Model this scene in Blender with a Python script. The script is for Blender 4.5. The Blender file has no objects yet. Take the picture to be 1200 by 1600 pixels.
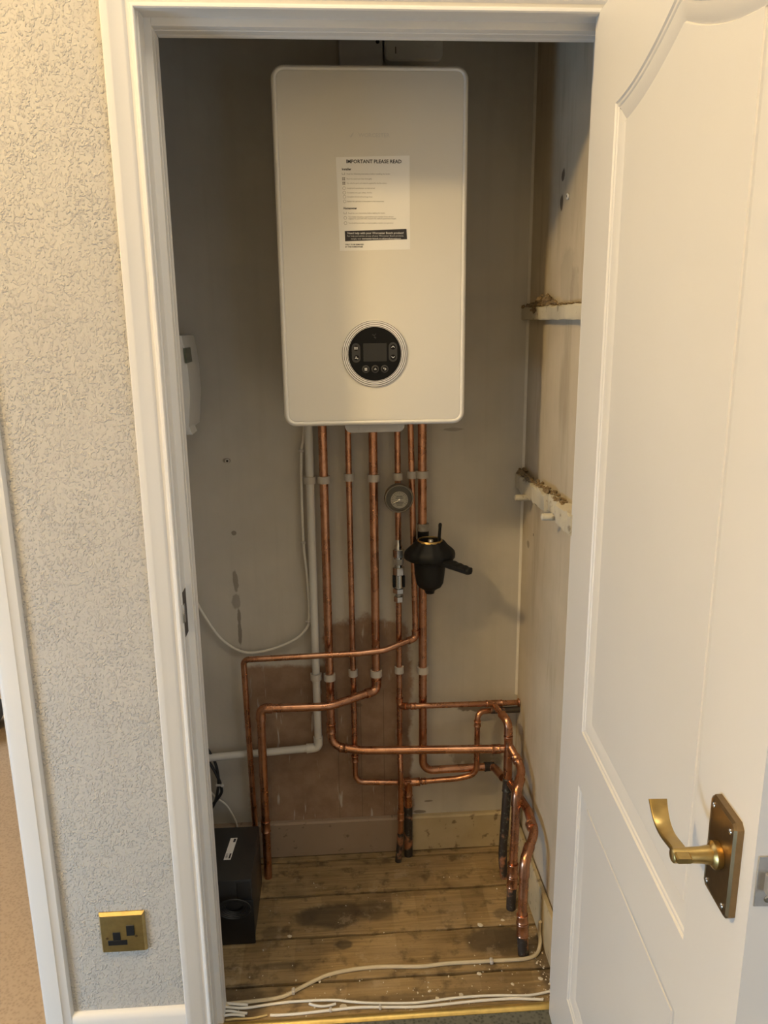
import bpy, bmesh, math, random
from mathutils import Vector, Matrix
random.seed(7)
PI = math.pi
SC = bpy.context.scene
COL = SC.collection

# ------------------------------------------------------------------ camera
yaw, pitch, roll = 0.0639, 0.2394, -0.0111
fwd = Vector((math.sin(yaw)*math.cos(pitch), math.cos(yaw)*math.cos(pitch), -math.sin(pitch)))
rgt = Vector((math.cos(yaw), -math.sin(yaw), 0))
upv = rgt.cross(fwd)
r2 = rgt*math.cos(roll) + upv*math.sin(roll)
u2 = upv*math.cos(roll) - rgt*math.sin(roll)
cd = bpy.data.cameras.new('camera')
cd.sensor_fit = 'VERTICAL'; cd.sensor_height = 32.0; cd.lens = 1229.0*32/1600
cd.clip_start = 0.02
co = bpy.data.objects.new('camera', cd)
co.matrix_world = Matrix(((r2.x, u2.x, -fwd.x, -0.0938), (r2.y, u2.y, -fwd.y, -1.7354),
                          (r2.z, u2.z, -fwd.z, 1.5449), (0, 0, 0, 1)))
COL.objects.link(co); SC.camera = co

# ------------------------------------------------------------------ world, lights, exposure
w = bpy.data.worlds.new('world'); SC.world = w; w.use_nodes = True
bg = w.node_tree.nodes['Background']
bg.inputs[0].default_value = (1.0, 0.92, 0.80, 1); bg.inputs[1].default_value = 0.05

def lamp(name, kind, loc, energy, color, size, target=None):
    d = bpy.data.lights.new(name, kind); d.energy = energy; d.color = color
    if kind == 'POINT': d.shadow_soft_size = size
    if kind == 'AREA': d.shape = 'RECTANGLE'; d.size, d.size_y = size
    o = bpy.data.objects.new(name, d); o.location = loc
    if target: o.rotation_euler = (Vector(target)-Vector(loc)).to_track_quat('-Z', 'Y').to_euler()
    COL.objects.link(o); return o
lamp('hall_ceiling_lamp', 'POINT', (-1.57, -1.37, 2.76), 76.0, (1.0, 0.71, 0.33), 0.085)
lamp('added_hall_cool_fill', 'AREA', (-2.0, -1.30, 0.32), 17.0, (0.46, 0.70, 1.0), (0.7, 0.5), (0.35, -0.75, 0.2))  # assumed daylight: low cool fill added to tint the door, no window built
lamp('hall_ceiling_fill', 'AREA', (0.05, -0.86, 2.86), 6.5, (1.0, 0.90, 0.72), (0.9, 0.7), (0.05, -0.8, 0.0))  # added warm fill standing in for ceiling bounce, no fitting here
lamp('added_landing_cool_fill', 'AREA', (1.35, -2.75, 0.85), 11.0, (0.56, 0.75, 1.0), (0.8, 1.0), (0.1, -0.4, 0.5))  # cool fill added for the door edge and cupboard's left back, no window built
lamp('added_bedroom_fill', 'AREA', (-2.9, 1.6, 1.5), 30.0, (0.95, 0.95, 1.0), (1.2, 1.2), (-1.3, 0.4, 0.0))  # pale fill added over the beige carpet, this room has no window built
SC.view_settings.view_transform = 'Standard'; SC.view_settings.look = 'None'
SC.view_settings.gamma = 1.0; SC.view_settings.use_curve_mapping = False
SC.view_settings.exposure = 0.63

# ------------------------------------------------------------------ materials
class NT:
    def __init__(s, name):
        s.m = bpy.data.materials.new(name); s.m.use_nodes = True
        s.t = s.m.node_tree; s.b = s.t.nodes['Principled BSDF']
        s.pos = s.n('ShaderNodeNewGeometry').outputs['Position']
    def n(s, typ, **kw):
        x = s.t.nodes.new(typ)
        for k, v in kw.items(): setattr(x, k, v)
        return x
    def put(s, sock, v):
        if isinstance(v, bpy.types.NodeSocket): s.t.links.new(v, sock)
        elif isinstance(v, tuple) and len(v) == 3 and sock.type == 'RGBA': sock.default_value = (*v, 1)
        else: sock.default_value = v
    def math(s, op, a, b=0.0, c=0.0):
        x = s.n('ShaderNodeMath', operation=op)
        for i, v in enumerate((a, b, c)): s.put(x.inputs[i], v)
        return x.outputs[0]
    def vm(s, op, a, b=(0, 0, 0)):
        x = s.n('ShaderNodeVectorMath', operation=op); s.put(x.inputs[0], a); s.put(x.inputs[1], b)
        return x.outputs['Value'] if op in ('LENGTH', 'DOT_PRODUCT', 'DISTANCE') else x.outputs['Vector']
    def scaled(s, sc): return s.vm('MULTIPLY', s.pos, sc)
    def noise(s, scale, detail=3.0, vec=None, rough=0.55, dist=0.0):
        x = s.n('ShaderNodeTexNoise'); s.put(x.inputs['Vector'], vec or s.pos)
        x.inputs['Scale'].default_value = scale; x.inputs['Detail'].default_value = detail
        x.inputs['Roughness'].default_value = rough; x.inputs['Distortion'].default_value = dist
        return x.outputs['Fac']
    def ramp(s, v, a, b):
        x = s.n('ShaderNodeMapRange', interpolation_type='SMOOTHSTEP'); s.put(x.inputs['Value'], v)
        x.inputs['From Min'].default_value = a; x.inputs['From Max'].default_value = b
        return x.outputs['Result']
    def mix(s, f, a, b):
        x = s.n('ShaderNodeMix', data_type='RGBA'); s.put(x.inputs[0], f); s.put(x.inputs[6], a); s.put(x.inputs[7], b)
        return x.outputs[2]
    def ell(s, c, r, nz=None, amp=0.5, soft=0.35):
        d = s.vm('LENGTH', s.vm('DIVIDE', s.vm('SUBTRACT', s.pos, c), r))
        if nz is not None: d = s.math('ADD', d, s.math('MULTIPLY', s.math('SUBTRACT', nz, 0.5), amp*2))
        return s.ramp(d, 1.0+soft/2, 1.0-soft/2)
    def boxmask(s, c, h, nz, amp, soft):
        q = s.vm('SUBTRACT', s.vm('ABSOLUTE', s.vm('SUBTRACT', s.pos, c)), h)
        sp = s.n('ShaderNodeSeparateXYZ'); s.put(sp.inputs[0], q)
        d = s.math('MAXIMUM', s.math('MAXIMUM', sp.outputs[0], sp.outputs[1]), sp.outputs[2])
        d = s.math('ADD', d, s.math('MULTIPLY', s.math('SUBTRACT', nz, 0.5), amp*2))
        return s.ramp(d, soft, -soft)
    def bump(s, h, strength, dist):
        x = s.n('ShaderNodeBump'); s.put(x.inputs['Height'], h); x.inputs['Strength'].default_value = strength
        x.inputs['Distance'].default_value = dist; s.t.links.new(x.outputs[0], s.b.inputs['Normal'])
    def out(s, col, rough=0.5, metal=0.0, spec=0.5):
        s.put(s.b.inputs['Base Color'], col); s.put(s.b.inputs['Roughness'], rough)
        s.put(s.b.inputs['Metallic'], metal); s.b.inputs['Specular IOR Level'].default_value = spec
        return s.m

def simple(name, col, rough=0.5, metal=0.0, var=0.08, scale=30, bump=0.0, spec=0.5):
    t = NT(name); nz = t.noise(scale, 3)
    c = t.mix(nz, tuple(x*(1-var) for x in col), tuple(min(1, x*(1+var)) for x in col))
    if bump: t.bump(t.noise(scale*6, 2), bump, 0.001)
    return t.out(c, rough, metal, spec)

def m_stipple():
    t = NT('stippled_wall_paint')
    nz = t.noise(255, 1.5, t.scaled((1, 1, .85)), 0.5, 0.2)
    blob = t.math('MULTIPLY', t.ramp(nz, 0.48, 0.70), t.math('ADD', 0.6, t.math('MULTIPLY', t.ramp(t.noise(16, 3), 0.36, 0.60), 0.5)))
    h = t.math('ADD', blob, t.math('MULTIPLY', t.noise(24, 3), 0.5))
    t.bump(h, 0.8, 0.0022)
    return t.out(t.mix(t.noise(3, 2), (0.445, 0.412, 0.355), (0.49, 0.455, 0.40)), 0.6)
def m_closet(name, plaster):
    t = NT(name)
    big = t.noise(4, 4); mid = t.noise(22, 5)
    streak = t.noise(1.0, 4, t.scaled((38, 38, 2.2)))
    c = t.mix(t.ramp(big, 0.3, 0.7), *(((0.455, 0.428, 0.375), (0.53, 0.50, 0.44)) if plaster else ((0.44, 0.375, 0.275), (0.53, 0.46, 0.345))))
    c = t.mix(t.math('MULTIPLY', t.ramp(streak, 0.45, 0.75), 0.12), c, (0.30, 0.27, 0.22))
    if plaster:
        fine = t.noise(9, 6, rough=0.65)
        m1 = t.boxmask((-0.125, 0.32, 0.22), (0.235, 0.5, 0.385), fine, 0.035, 0.008)
        m2 = t.boxmask((-0.015, 0.32, 0.36), (0.115, 0.5, 0.375), fine, 0.07, 0.014)
        m = t.math('MAXIMUM', m1, m2)
        drip = t.ramp(t.noise(1.0, 3, t.scaled((60, 60, 9))), 0.62, 0.72)
        m = t.math('MULTIPLY', m, t.math('SUBTRACT', 1.0, t.math('MULTIPLY', drip, 0.7)))
        pl = t.mix(t.ramp(mid, 0.3, 0.7), (0.235, 0.15, 0.097), (0.30, 0.205, 0.138))
        c = t.mix(m, c, pl)
        # thin dark vertical lines down the bare plaster
        for x in (-0.103, -0.036, 0.030):
            g = t.boxmask((x, 0.32, 0.26), (0.0009, 0.5, 0.26), t.noise(6, 2), 0.0006, 0.0006)
            c = t.mix(t.math('MULTIPLY', g, 0.55), c, (0.10, 0.07, 0.05))
        nz = t.noise(45, 3)
        for (x, z, rx, rz, k) in ((-0.372, 1.192, .011, .007, .6), (-0.366, .995, .006, .006, .6), (-0.369, .86, .007, .03, .5), (-0.365, .72, .005, .06, .6),
                                  (-0.37, .80, .012, .02, .4), (0.225, 1.262, .03, .004, .35), (0.204, .907, .003, .003, .8), (0.30, 0.455, .05, .016, .75),
                                  (0.295, 0.30, .07, .03, .5), (0.34, 0.29, .05, .03, .5), (0.16, 0.155, .015, .004, .6), (0.13, 0.12, .02, .005, .7), (-0.04, .475, .01, .006, .4)):
            c = t.mix(t.math('MULTIPLY', t.ell((x, .32, z), (rx, .05, rz), nz, .7), k), c, (0.085, 0.055, 0.03))
    else:
        nz = t.noise(45, 3)
        dirt = t.noise(1.0, 4, t.scaled((14, 14, 2.5)), 0.6)
        c = t.mix(t.math('MULTIPLY', t.ramp(dirt, 0.50, 0.72), 0.4), c, (0.22, 0.155, 0.085))
        for (y, z, ry, rz, k) in ((.058, 1.845, .012, .012, .85), (.062, 1.79, .012, .015, .85), (.25, .96, .012, .01, .5), (.2, 1.0, .004, .004, .8),
                                  (0.0, 1.63, .05, .06, .15), (-0.06, 1.6, .03, .05, .18)):
            c = t.mix(t.math('MULTIPLY', t.ell((.417, y, z), (.05, ry, rz), nz, .5), k), c, (0.07, 0.045, 0.025))
    t.bump(t.math('ADD', t.noise(60, 3), t.math('MULTIPLY', streak, 0.12)), 0.25, 0.0016)
    return t.out(c, 0.75, 0, 0.25)
def m_wood():
    t = NT('old_floorboard_timber')
    oi = t.n('ShaderNodeObjectInfo').outputs['Random']
    off = t.n('ShaderNodeCombineXYZ'); t.put(off.inputs[0], t.math('MULTIPLY', oi, 9.0))
    p = t.vm('ADD', t.pos, off.outputs[0])
    grain = t.noise(1.0, 5, t.vm('MULTIPLY', p, (5, 95, 60)), 0.6, 0.6)
    blot = t.noise(9, 5, p, 0.6); blot2 = t.noise(24, 4, p, 0.6)
    c = t.mix(t.ramp(grain, 0.25, 0.75), (0.19, 0.128, 0.058), (0.37, 0.26, 0.125))
    c = t.mix(t.math('MULTIPLY', t.ramp(blot, 0.42, 0.68), 0.40), c, (0.36, 0.265, 0.155))
    c = t.mix(t.math('MULTIPLY', t.ramp(blot2, 0.50, 0.70), 0.7), c, (0.075, 0.048, 0.025))
    nz = t.noise(14, 5)
    for (x, y, rx, ry, k) in ((-.13, .055, .085, .045, .75), (-.02, .07, .06, .035, .55), (-.2, .06, .03, .03, .5), (.28, -.055, .075, .04, .85), (.31, -.09, .06, .025, .6),
                              (-.1, -.045, .02, .014, .7), (-.26, -.10, .05, .012, .5), (.33, .03, .03, .02, .5), (-.28, .01, .035, .02, .5), (.05, -.22, .3, .012, .35), (-.34, -.2, .06, .05, .6), (.40, -.17, .03, .1, .7)):
        c = t.mix(t.math('MULTIPLY', t.ell((x, y, 0), (rx, ry, .3), nz, .6, .5), k), c, (0.060, 0.045, 0.030))
    pale = t.noise(16, 5, p, 0.7); c = t.mix(t.math('MULTIPLY', t.ramp(pale, 0.56, 0.66), 0.45), c, (0.40, 0.31, 0.20))
    nail = t.noise(60, 2, p); c = t.mix(t.math('MULTIPLY', t.ramp(nail, 0.70, 0.78), 0.7), c, (0.05, 0.03, 0.015))
    c = t.mix(t.math('MULTIPLY', t.ramp(t.noise(5, 3, p), 0.45, 0.65), 0.35), c, (0.13, 0.09, 0.045))
    t.bump(t.math('ADD', grain, blot2), 0.5, 0.002)
    return t.out(c, 0.7, 0, 0.3)
def m_copper(name, dark):
    t = NT(name); nz = t.noise(28, 5); f = t.noise(110, 3)
    c = t.mix(t.ramp(nz, 0.35, 0.7), (0.47, 0.225, 0.125), (0.61, 0.33, 0.205))
    c = t.mix(t.math('MULTIPLY', t.ramp(f, 0.56, 0.76), 0.4), c, (0.24, 0.10, 0.055))
    rough = t.math('ADD', 0.20, t.math('MULTIPLY', nz, 0.16)); metal = 0.97
    if dark:
        k = t.ramp(t.noise(20, 4), 0.34, 0.47)
        c = t.mix(k, c, (0.028, 0.022, 0.018)); c = t.mix(t.math('MULTIPLY', t.ramp(f, 0.58, 0.66), 0.5), c, (0.16, 0.18, 0.14))
        metal = t.math('SUBTRACT', 0.9, t.math('MULTIPLY', k, 0.9)); rough = 0.5
    return t.out(c, rough, metal)
def m_carpet(name, a, b):
    t = NT(name); b = tuple(0.45*x+0.55*y for x, y in zip(a, b)) if 'beige' in name else b; v = t.n('ShaderNodeTexVoronoi'); t.put(v.inputs['Vector'], t.pos); v.inputs['Scale'].default_value = 130
    c = t.mix(t.ramp(v.outputs['Distance'], 0.0, 0.7), b, a); c = t.mix(t.math('MULTIPLY', t.noise(6, 3), 0.3), c, b)
    t.bump(v.outputs['Distance'], -0.8, 0.004)
    return t.out(c, 0.95, 0, 0.1)
def m_skirt():
    t = NT('old_cream_skirting_paint'); n = t.noise(9, 5); f = t.noise(40, 4)
    sp = t.n('ShaderNodeSeparateXYZ'); t.put(sp.inputs[0], t.pos)
    brown = t.ramp(t.math('ADD', sp.outputs[0], t.math('MULTIPLY', n, 0.03)), 0.11, 0.085)
    c = t.mix(t.ramp(n, 0.3, 0.7), (0.40, 0.32, 0.185), (0.46, 0.38, 0.24))
    c = t.mix(brown, c, t.mix(n, (0.25, 0.18, 0.125), (0.32, 0.24, 0.17)))
    c = t.mix(t.math('MULTIPLY', t.ramp(f, 0.60, 0.70), 0.7), c, (0.10, 0.065, 0.035))
    t.bump(f, 0.3, 0.001)
    return t.out(c, 0.65)
def m_batten():
    t = NT('flaking_batten_paint'); n = t.noise(30, 5); f = t.noise(9, 3)
    c = t.mix(t.ramp(f, .3, .7), (0.42, 0.37, 0.27), (0.52, 0.47, 0.36))
    c = t.mix(t.math('MULTIPLY', t.ramp(n, 0.58, 0.66), 0.7), c, (0.15, 0.11, 0.07))
    t.bump(n, 0.6, 0.003)
    return t.out(c, 0.75)
def m_gloss():
    t = NT('white_woodwork_paint')
    g = t.noise(1.0, 3, t.scaled((220, 220, 7))); b = t.noise(3, 3)
    t.bump(t.math('ADD', t.math('MULTIPLY', g, 0.5), t.noise(30, 2)), 0.12, 0.001)
    return t.out(t.mix(b, (0.66, 0.63, 0.58), (0.71, 0.68, 0.63)), 0.42)

M = dict(
    stipple=m_stipple(), closet=m_closet('closet_back_wall_paint', True), closet2=m_closet('closet_side_wall_paint', False), wood=m_wood(),
    copper=m_copper('copper_tube', False), oldcopper=m_copper('blackened_copper_tube', True), gloss=m_gloss(), skirt=m_skirt(), batten=m_batten(),
    hallcarpet=m_carpet('grey_green_carpet', (0.15, 0.15, 0.13), (0.055, 0.058, 0.05)), roomcarpet=m_carpet('beige_carpet', (0.44, 0.33, 0.215), (0.24, 0.17, 0.105)),
    ceiling=simple('ceiling_paint', (0.78, 0.76, 0.72), 0.8), void=simple('underfloor_void', (0.025, 0.018, 0.012), 0.95),
    boiler=simple('boiler_white_enamel', (0.70, 0.675, 0.62), 0.38, var=0.015, scale=4), boilerrim=simple('boiler_rim_enamel', (0.74, 0.715, 0.665), 0.32, var=0.01, scale=4),
    tray=simple('pale_grey_plastic', (0.52, 0.51, 0.5), 0.5, var=0.03), paper=simple('sticker_paper', (0.83, 0.82, 0.80), 0.6, var=0.01),
    ink=simple('sticker_ink', (0.022, 0.020, 0.026), 0.6, var=0.1), greyink=simple('sticker_grey_ink', (0.20, 0.19, 0.185), 0.6, var=0.05),
    logo=simple('faint_logo_grey', (0.60, 0.585, 0.56), 0.4, var=0.02), dial=simple('dial_black_glass', (0.006, 0.006, 0.006), 0.28, var=0.1, spec=0.15),
    screen=simple('dark_screen', (0.034, 0.034, 0.034), 0.4, var=0.04, spec=0.2), button=simple('charcoal_button', (0.030, 0.029, 0.030), 0.45, var=0.05), icon=simple('icon_white', (0.62, 0.62, 0.62), 0.5, var=0.02),
    ring=simple('dial_white_ring', (0.92, 0.91, 0.90), 0.3, var=0.01), ringdark=simple('dial_dark_groove', (0.05, 0.04, 0.045), 0.5),
    plastic=simple('white_plastic', (0.63, 0.62, 0.59), 0.45, var=0.04), clip=simple('white_clip_plastic', (0.50, 0.465, 0.42), 0.5, var=0.05),
    waste=simple('white_waste_pipe_plastic', (0.60, 0.585, 0.55), 0.45, var=0.06, scale=14), cable=simple('white_cable_sheath', (0.70, 0.67, 0.60), 0.5, var=0.08),
    beigecable=simple('beige_cable_sheath', (0.52, 0.44, 0.30), 0.55, var=0.1), yellowcable=simple('yellowed_cable_sheath', (0.48, 0.37, 0.17), 0.55, var=0.1),
    blackcable=simple('black_cable_sheath', (0.012, 0.012, 0.013), 0.5), black=simple('black_filter_plastic', (0.006, 0.006, 0.006), 0.55, var=0.15, spec=0.3),
    blackbox=simple('charcoal_box_steel', (0.026, 0.025, 0.024), 0.42, var=0.12), blackfront=simple('black_box_plastic', (0.007, 0.007, 0.008), 0.4), gloss_black=simple('glossy_charcoal_panel', (0.028, 0.028, 0.028), 0.3, spec=0.25),
    brass=simple('aged_brass', (0.50, 0.355, 0.135), 0.32, 1.0, var=0.25, scale=55), brassdark=simple('tarnished_brass_plate', (0.27, 0.185, 0.095), 0.36, 1.0, var=0.3, scale=60),
    brassstrip=simple('brass_threshold', (0.56, 0.40, 0.13), 0.38, 0.8, var=0.3, scale=50), socket=simple('socket_brass', (0.47, 0.345, 0.14), 0.36, 0.95, var=0.25, scale=60),
    chrome=simple('chrome_fitting', (0.62, 0.61, 0.58), 0.2, 1.0, var=0.1), steel=simple('dull_latch_steel', (0.36, 0.345, 0.32), 0.5, 0.5, var=0.25, scale=70), gaugebody=simple('gauge_bronze_plastic', (0.20, 0.17, 0.125), 0.38, 0.35, var=0.1),
    gaugebowl=simple('gauge_brown_bowl', (0.085, 0.072, 0.05), 0.4, 0.2, var=0.1),
    gaugeface=simple('gauge_pale_dial', (0.36, 0.335, 0.27), 0.4, var=0.15, scale=160), keeper=simple('rusty_keeper_recess', (0.05, 0.035, 0.025), 0.6), debris=simple('brown_debris_crumbs', (0.19, 0.13, 0.065), 0.95, var=0.5, scale=140),
    chips=simple('pale_plaster_chips', (0.62, 0.56, 0.44), 0.8, var=0.2, scale=80), hole=simple('dark_plug_hole', (0.02, 0.014, 0.01), 0.9), green=simple('green_paint_fleck', (0.03, 0.12, 0.04), 0.6),
    slate=simple('slate_blue_grey_fabric', (0.13, 0.155, 0.20), 0.9, var=0.2, scale=60), palegrey=simple('pale_grey_fabric', (0.42, 0.42, 0.45), 0.9, var=0.12, scale=60), roomwall=simple('bedroom_wall_paint', (0.70, 0.67, 0.61), 0.7),
    filler=simple('pale_corner_filler', (0.62, 0.58, 0.50), 0.7, var=0.12, scale=20), display=simple('grey_green_display', (0.10, 0.115, 0.085), 0.3), whitepaint=simple('paint_splash', (0.6, 0.58, 0.53), 0.6))

# ------------------------------------------------------------------ geometry helpers
def bm_():
    return bmesh.new()
def obj(name, bm, mat, parent=None, local=False, sharp=38):
    if parent is not None and not local:
        bmesh.ops.translate(bm, vec=-Vector(parent.get('_base', (0, 0, 0))), verts=bm.verts)
    bmesh.ops.recalc_face_normals(bm, faces=bm.faces)
    me = bpy.data.meshes.new(name); bm.to_mesh(me); bm.free()
    for m in (mat if isinstance(mat, (list, tuple)) else [mat]): me.materials.append(m)
    me.shade_smooth(); me.set_sharp_from_angle(angle=math.radians(sharp))
    o = bpy.data.objects.new(name, me); COL.objects.link(o)
    if parent is not None:
        o.parent = parent
        if '_base' in parent: o['_base'] = parent['_base']
    return o
def tag(o, label=None, cat=None, group=None, kind=None):
    if label: o['label'] = label
    if cat: o['category'] = cat
    if group: o['group'] = group
    if kind: o['kind'] = kind
    return o
def thing(name, label, cat, loc=(0, 0, 0), group=None):
    o = bpy.data.objects.new(name, None); COL.objects.link(o); o.location = loc; o['_base'] = tuple(loc)
    o.empty_display_size = 0.02
    return tag(o, label, cat, group)
def move_origin(o, loc):
    o.data.transform(Matrix.Translation(-Vector(loc))); o.location = loc; return o
def box(bm, x0, x1, y0, y1, z0, z1, bevel=0.0, seg=2):
    r = bmesh.ops.create_cube(bm, size=1.0)
    vs = r['verts']
    for v in vs:
        v.co = Vector((x0+(v.co.x+.5)*(x1-x0), y0+(v.co.y+.5)*(y1-y0), z0+(v.co.z+.5)*(z1-z0)))
    if bevel:
        es = list({e for v in vs for e in v.link_edges})
        bmesh.ops.bevel(bm, geom=es, offset=bevel, segments=seg, affect='EDGES', profile=0.5)
def frame_axes(d):
    d = d.normalized(); a = Vector((0, 0, 1)) if abs(d.z) < 0.9 else Vector((0, 1, 0))
    x = a.cross(d).normalized(); return x, d.cross(x)
def rings(bm, ringlist, close=True, cap=True):
    L = []
    for rg in ringlist: L.append([bm.verts.new(p) for p in rg])
    n = len(L[0])
    for a, b in zip(L[:-1], L[1:]):
        for i in range(n if close else n-1):
            j = (i+1) % n
            bm.faces.new((a[i], a[j], b[j], b[i]))
    if cap and close:
        bm.faces.new(list(reversed(L[0]))); bm.faces.new(L[-1])
def sweep(bm, path, rad, n=16, cap=True):
    path = [Vector(p) for p in path]
    if not isinstance(rad, (list, tuple)): rad = [rad]*len(path)
    x = None; out = []
    for i, p in enumerate(path):
        d = (path[min(i+1, len(path)-1)]-path[max(i-1, 0)]).normalized()
        if x is None: x, y = frame_axes(d)
        else:
            x = (x-d*x.dot(d)).normalized(); y = d.cross(x)
        out.append([p+(x*math.cos(a)+y*math.sin(a))*rad[i] for a in (2*PI*k/n for k in range(n))])
    rings(bm, out, True, cap)
def fillet(pts, R, seg=8):
    pts = [Vector(p) for p in pts]; out = [pts[0]]
    for i in range(1, len(pts)-1):
        r = R[i] if isinstance(R, dict) else R
        a, b, c = pts[i-1], pts[i], pts[i+1]
        u = (a-b).normalized(); v = (c-b).normalized(); ang = u.angle(v)
        if ang > PI-0.02 or r <= 0: out.append(b); continue
        t = min(r/math.tan(ang/2), 0.48*(a-b).length, 0.48*(c-b).length); rr = t*math.tan(ang/2)
        ctr = b+(u+v).normalized()*(rr/math.sin(ang/2))
        p0, p1 = b+u*t, b+v*t
        e0, e1 = (p0-ctr), (p1-ctr); tot = e0.angle(e1); ax = e0.cross(e1).normalized()
        for k in range(seg+1):
            out.append(ctr+Matrix.Rotation(tot*k/seg, 3, ax) @ e0)
    out.append(pts[-1]); return out
def smooth_path(pts, sub=6):
    P = [Vector(p) for p in pts]; out = []
    for i in range(len(P)-1):
        p0, p1, p2, p3 = P[max(i-1, 0)], P[i], P[i+1], P[min(i+2, len(P)-1)]
        for k in range(sub):
            t = k/sub
            out.append(0.5*((2*p1)+(p2-p0)*t+(2*p0-5*p1+4*p2-p3)*t*t+(3*p1-p0-3*p2+p3)*t**3))
    out.append(P[-1]); return out
def lathe(bm, prof, origin, axis, n=32):
    o = Vector(origin); d = Vector(axis).normalized(); x, y = frame_axes(d)
    rings(bm, [[o+d*h+(x*math.cos(a)+y*math.sin(a))*max(r, 1e-5) for a in (2*PI*k/n for k in range(n))] for r, h in prof])
def prism(bm, poly, fn, d0, d1):
    """polygon (u,v) extruded from depth d0 to d1; fn(u,v,d) -> world"""
    rings(bm, [[Vector(fn(u, v, d)) for u, v in poly] for d in (d0, d1)])
def rrect(cx, cy, w, h, r, n=8):
    out = []
    for (sx, sy, a0) in ((1, 1, 0), (-1, 1, 90), (-1, -1, 180), (1, -1, 270)):
        for k in range(n+1):
            a = math.radians(a0+90*k/n)
            out.append((cx+sx*(w/2-r)+r*math.cos(a), cy+sy*(h/2-r)+r*math.sin(a)))
    return out
def inset(pts, d):
    n = len(pts); out = []
    area = sum(pts[i][0]*pts[(i+1) % n][1]-pts[(i+1) % n][0]*pts[i][1] for i in range(n))
    sg = 1 if area > 0 else -1
    for i in range(n):
        p, q, r = Vector(pts[i-1]), Vector(pts[i]), Vector(pts[(i+1) % n])
        a = (q-p).normalized(); b = (r-q).normalized()
        na = Vector((-a.y, a.x))*sg; nb = Vector((-b.y, b.x))*sg
        m = (na+nb); m = m/max(m.length, 1e-6); k = d/max(m.dot(na), 0.3)
        out.append((q.x+m.x*k, q.y+m.y*k))
    return out
def blob(bm, c, r, seed, jag=0.35, sub=1):
    rnd = random.Random(seed); res = bmesh.ops.create_icosphere(bm, subdivisions=sub, radius=1.0)
    for v in res['verts']:
        k = 1+rnd.uniform(-jag, jag)
        v.co = Vector((c[0]+v.co.x*r[0]*k, c[1]+v.co.y*r[1]*k, c[2]+v.co.z*r[2]*k))
def text_bm(bm, s, x, z, size, align='LEFT', width=None, y=0.0, bold=0.0):
    """flat lettering in the XZ plane at depth y (facing -Y), fitted to width when given"""
    cu = bpy.data.curves.new('lettering', 'FONT'); cu.body = s; cu.size = size; cu.align_x = align
    cu.resolution_u = 2; cu.offset = bold
    ob = bpy.data.objects.new('lettering', cu); COL.objects.link(ob)
    dg = bpy.context.evaluated_depsgraph_get(); me = bpy.data.meshes.new_from_object(ob.evaluated_get(dg))
    bpy.data.objects.remove(ob); bpy.data.curves.remove(cu)
    k = 1.0
    if width and len(me.vertices):
        xs = [v.co.x for v in me.vertices]; k = width/max(max(xs)-min(xs), 1e-6)
    base = len(bm.verts); tmp = [bm.verts.new((x+v.co.x*k, y, z+v.co.y)) for v in me.vertices]
    for p in me.polygons:
        try: bm.faces.new([tmp[i] for i in p.vertices])
        except ValueError: pass
    bpy.data.meshes.remove(me)

# ------------------------------------------------------------------ the setting
YB, XL, XR, YF, YI = 0.32, -0.48, 0.417, -0.30, -0.20      # closet back, left, right; hall face and closet face of the front wall
def struct(name, bm, m, parent=None, label=None):
    o = obj(name, bm, m, parent)
    if parent is None: o['kind'] = 'structure'
    if label: o['label'] = label
    return o
b = bm_(); box(b, XL-.1, XR+.1, YB, YB+.1, -.05, 2.97); struct('wall_back', b, M['closet'], label='grey cupboard back wall with bare brown plaster low down behind the pipes')
b = bm_(); box(b, XR, XR+.1, YI, YB, -.05, 2.97); struct('wall_right', b, M['closet2'], label='grubby cream cupboard side wall carrying two battens')
b = bm_(); box(b, XL-.1, XL, YI, YB, -.05, 2.97); struct('wall_left', b, M['closet2'], label='cupboard side wall behind the left door jamb')
b = bm_()
box(b, -0.735, -0.40, YF, YI, -.05, 2.97); box(b, 0.41, 1.9, YF, YI, -.05, 2.97); box(b, -0.40, 0.41, YF, YI, 2.045, 2.97)
box(b, -1.62, -0.735, YF, YI, 2.045, 2.97); box(b, -3.2, -1.62, YF, YI, -.05, 2.97)
struct('wall_front', b, M['stipple'], label='stippled cream hall wall around the cupboard door')
b = bm_(); box(b, -3.2, 1.9, -3.0, YF, 2.95, 3.05); box(b, XL-.1, XR+.1, YF, YB+.1, 2.45, 2.95); box(b, -3.2, XL-.1, YF, 3.6, 2.95, 3.05)
struct('ceiling', b, M['ceiling'], label='plain ceiling above hall and cupboard')
b = bm_(); box(b, -3.2, XL-.1, 3.5, 3.6, -.05, 2.97); struct('wall_far', b, M['roomwall'], label='far wall of the room beyond the left doorway')

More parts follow.
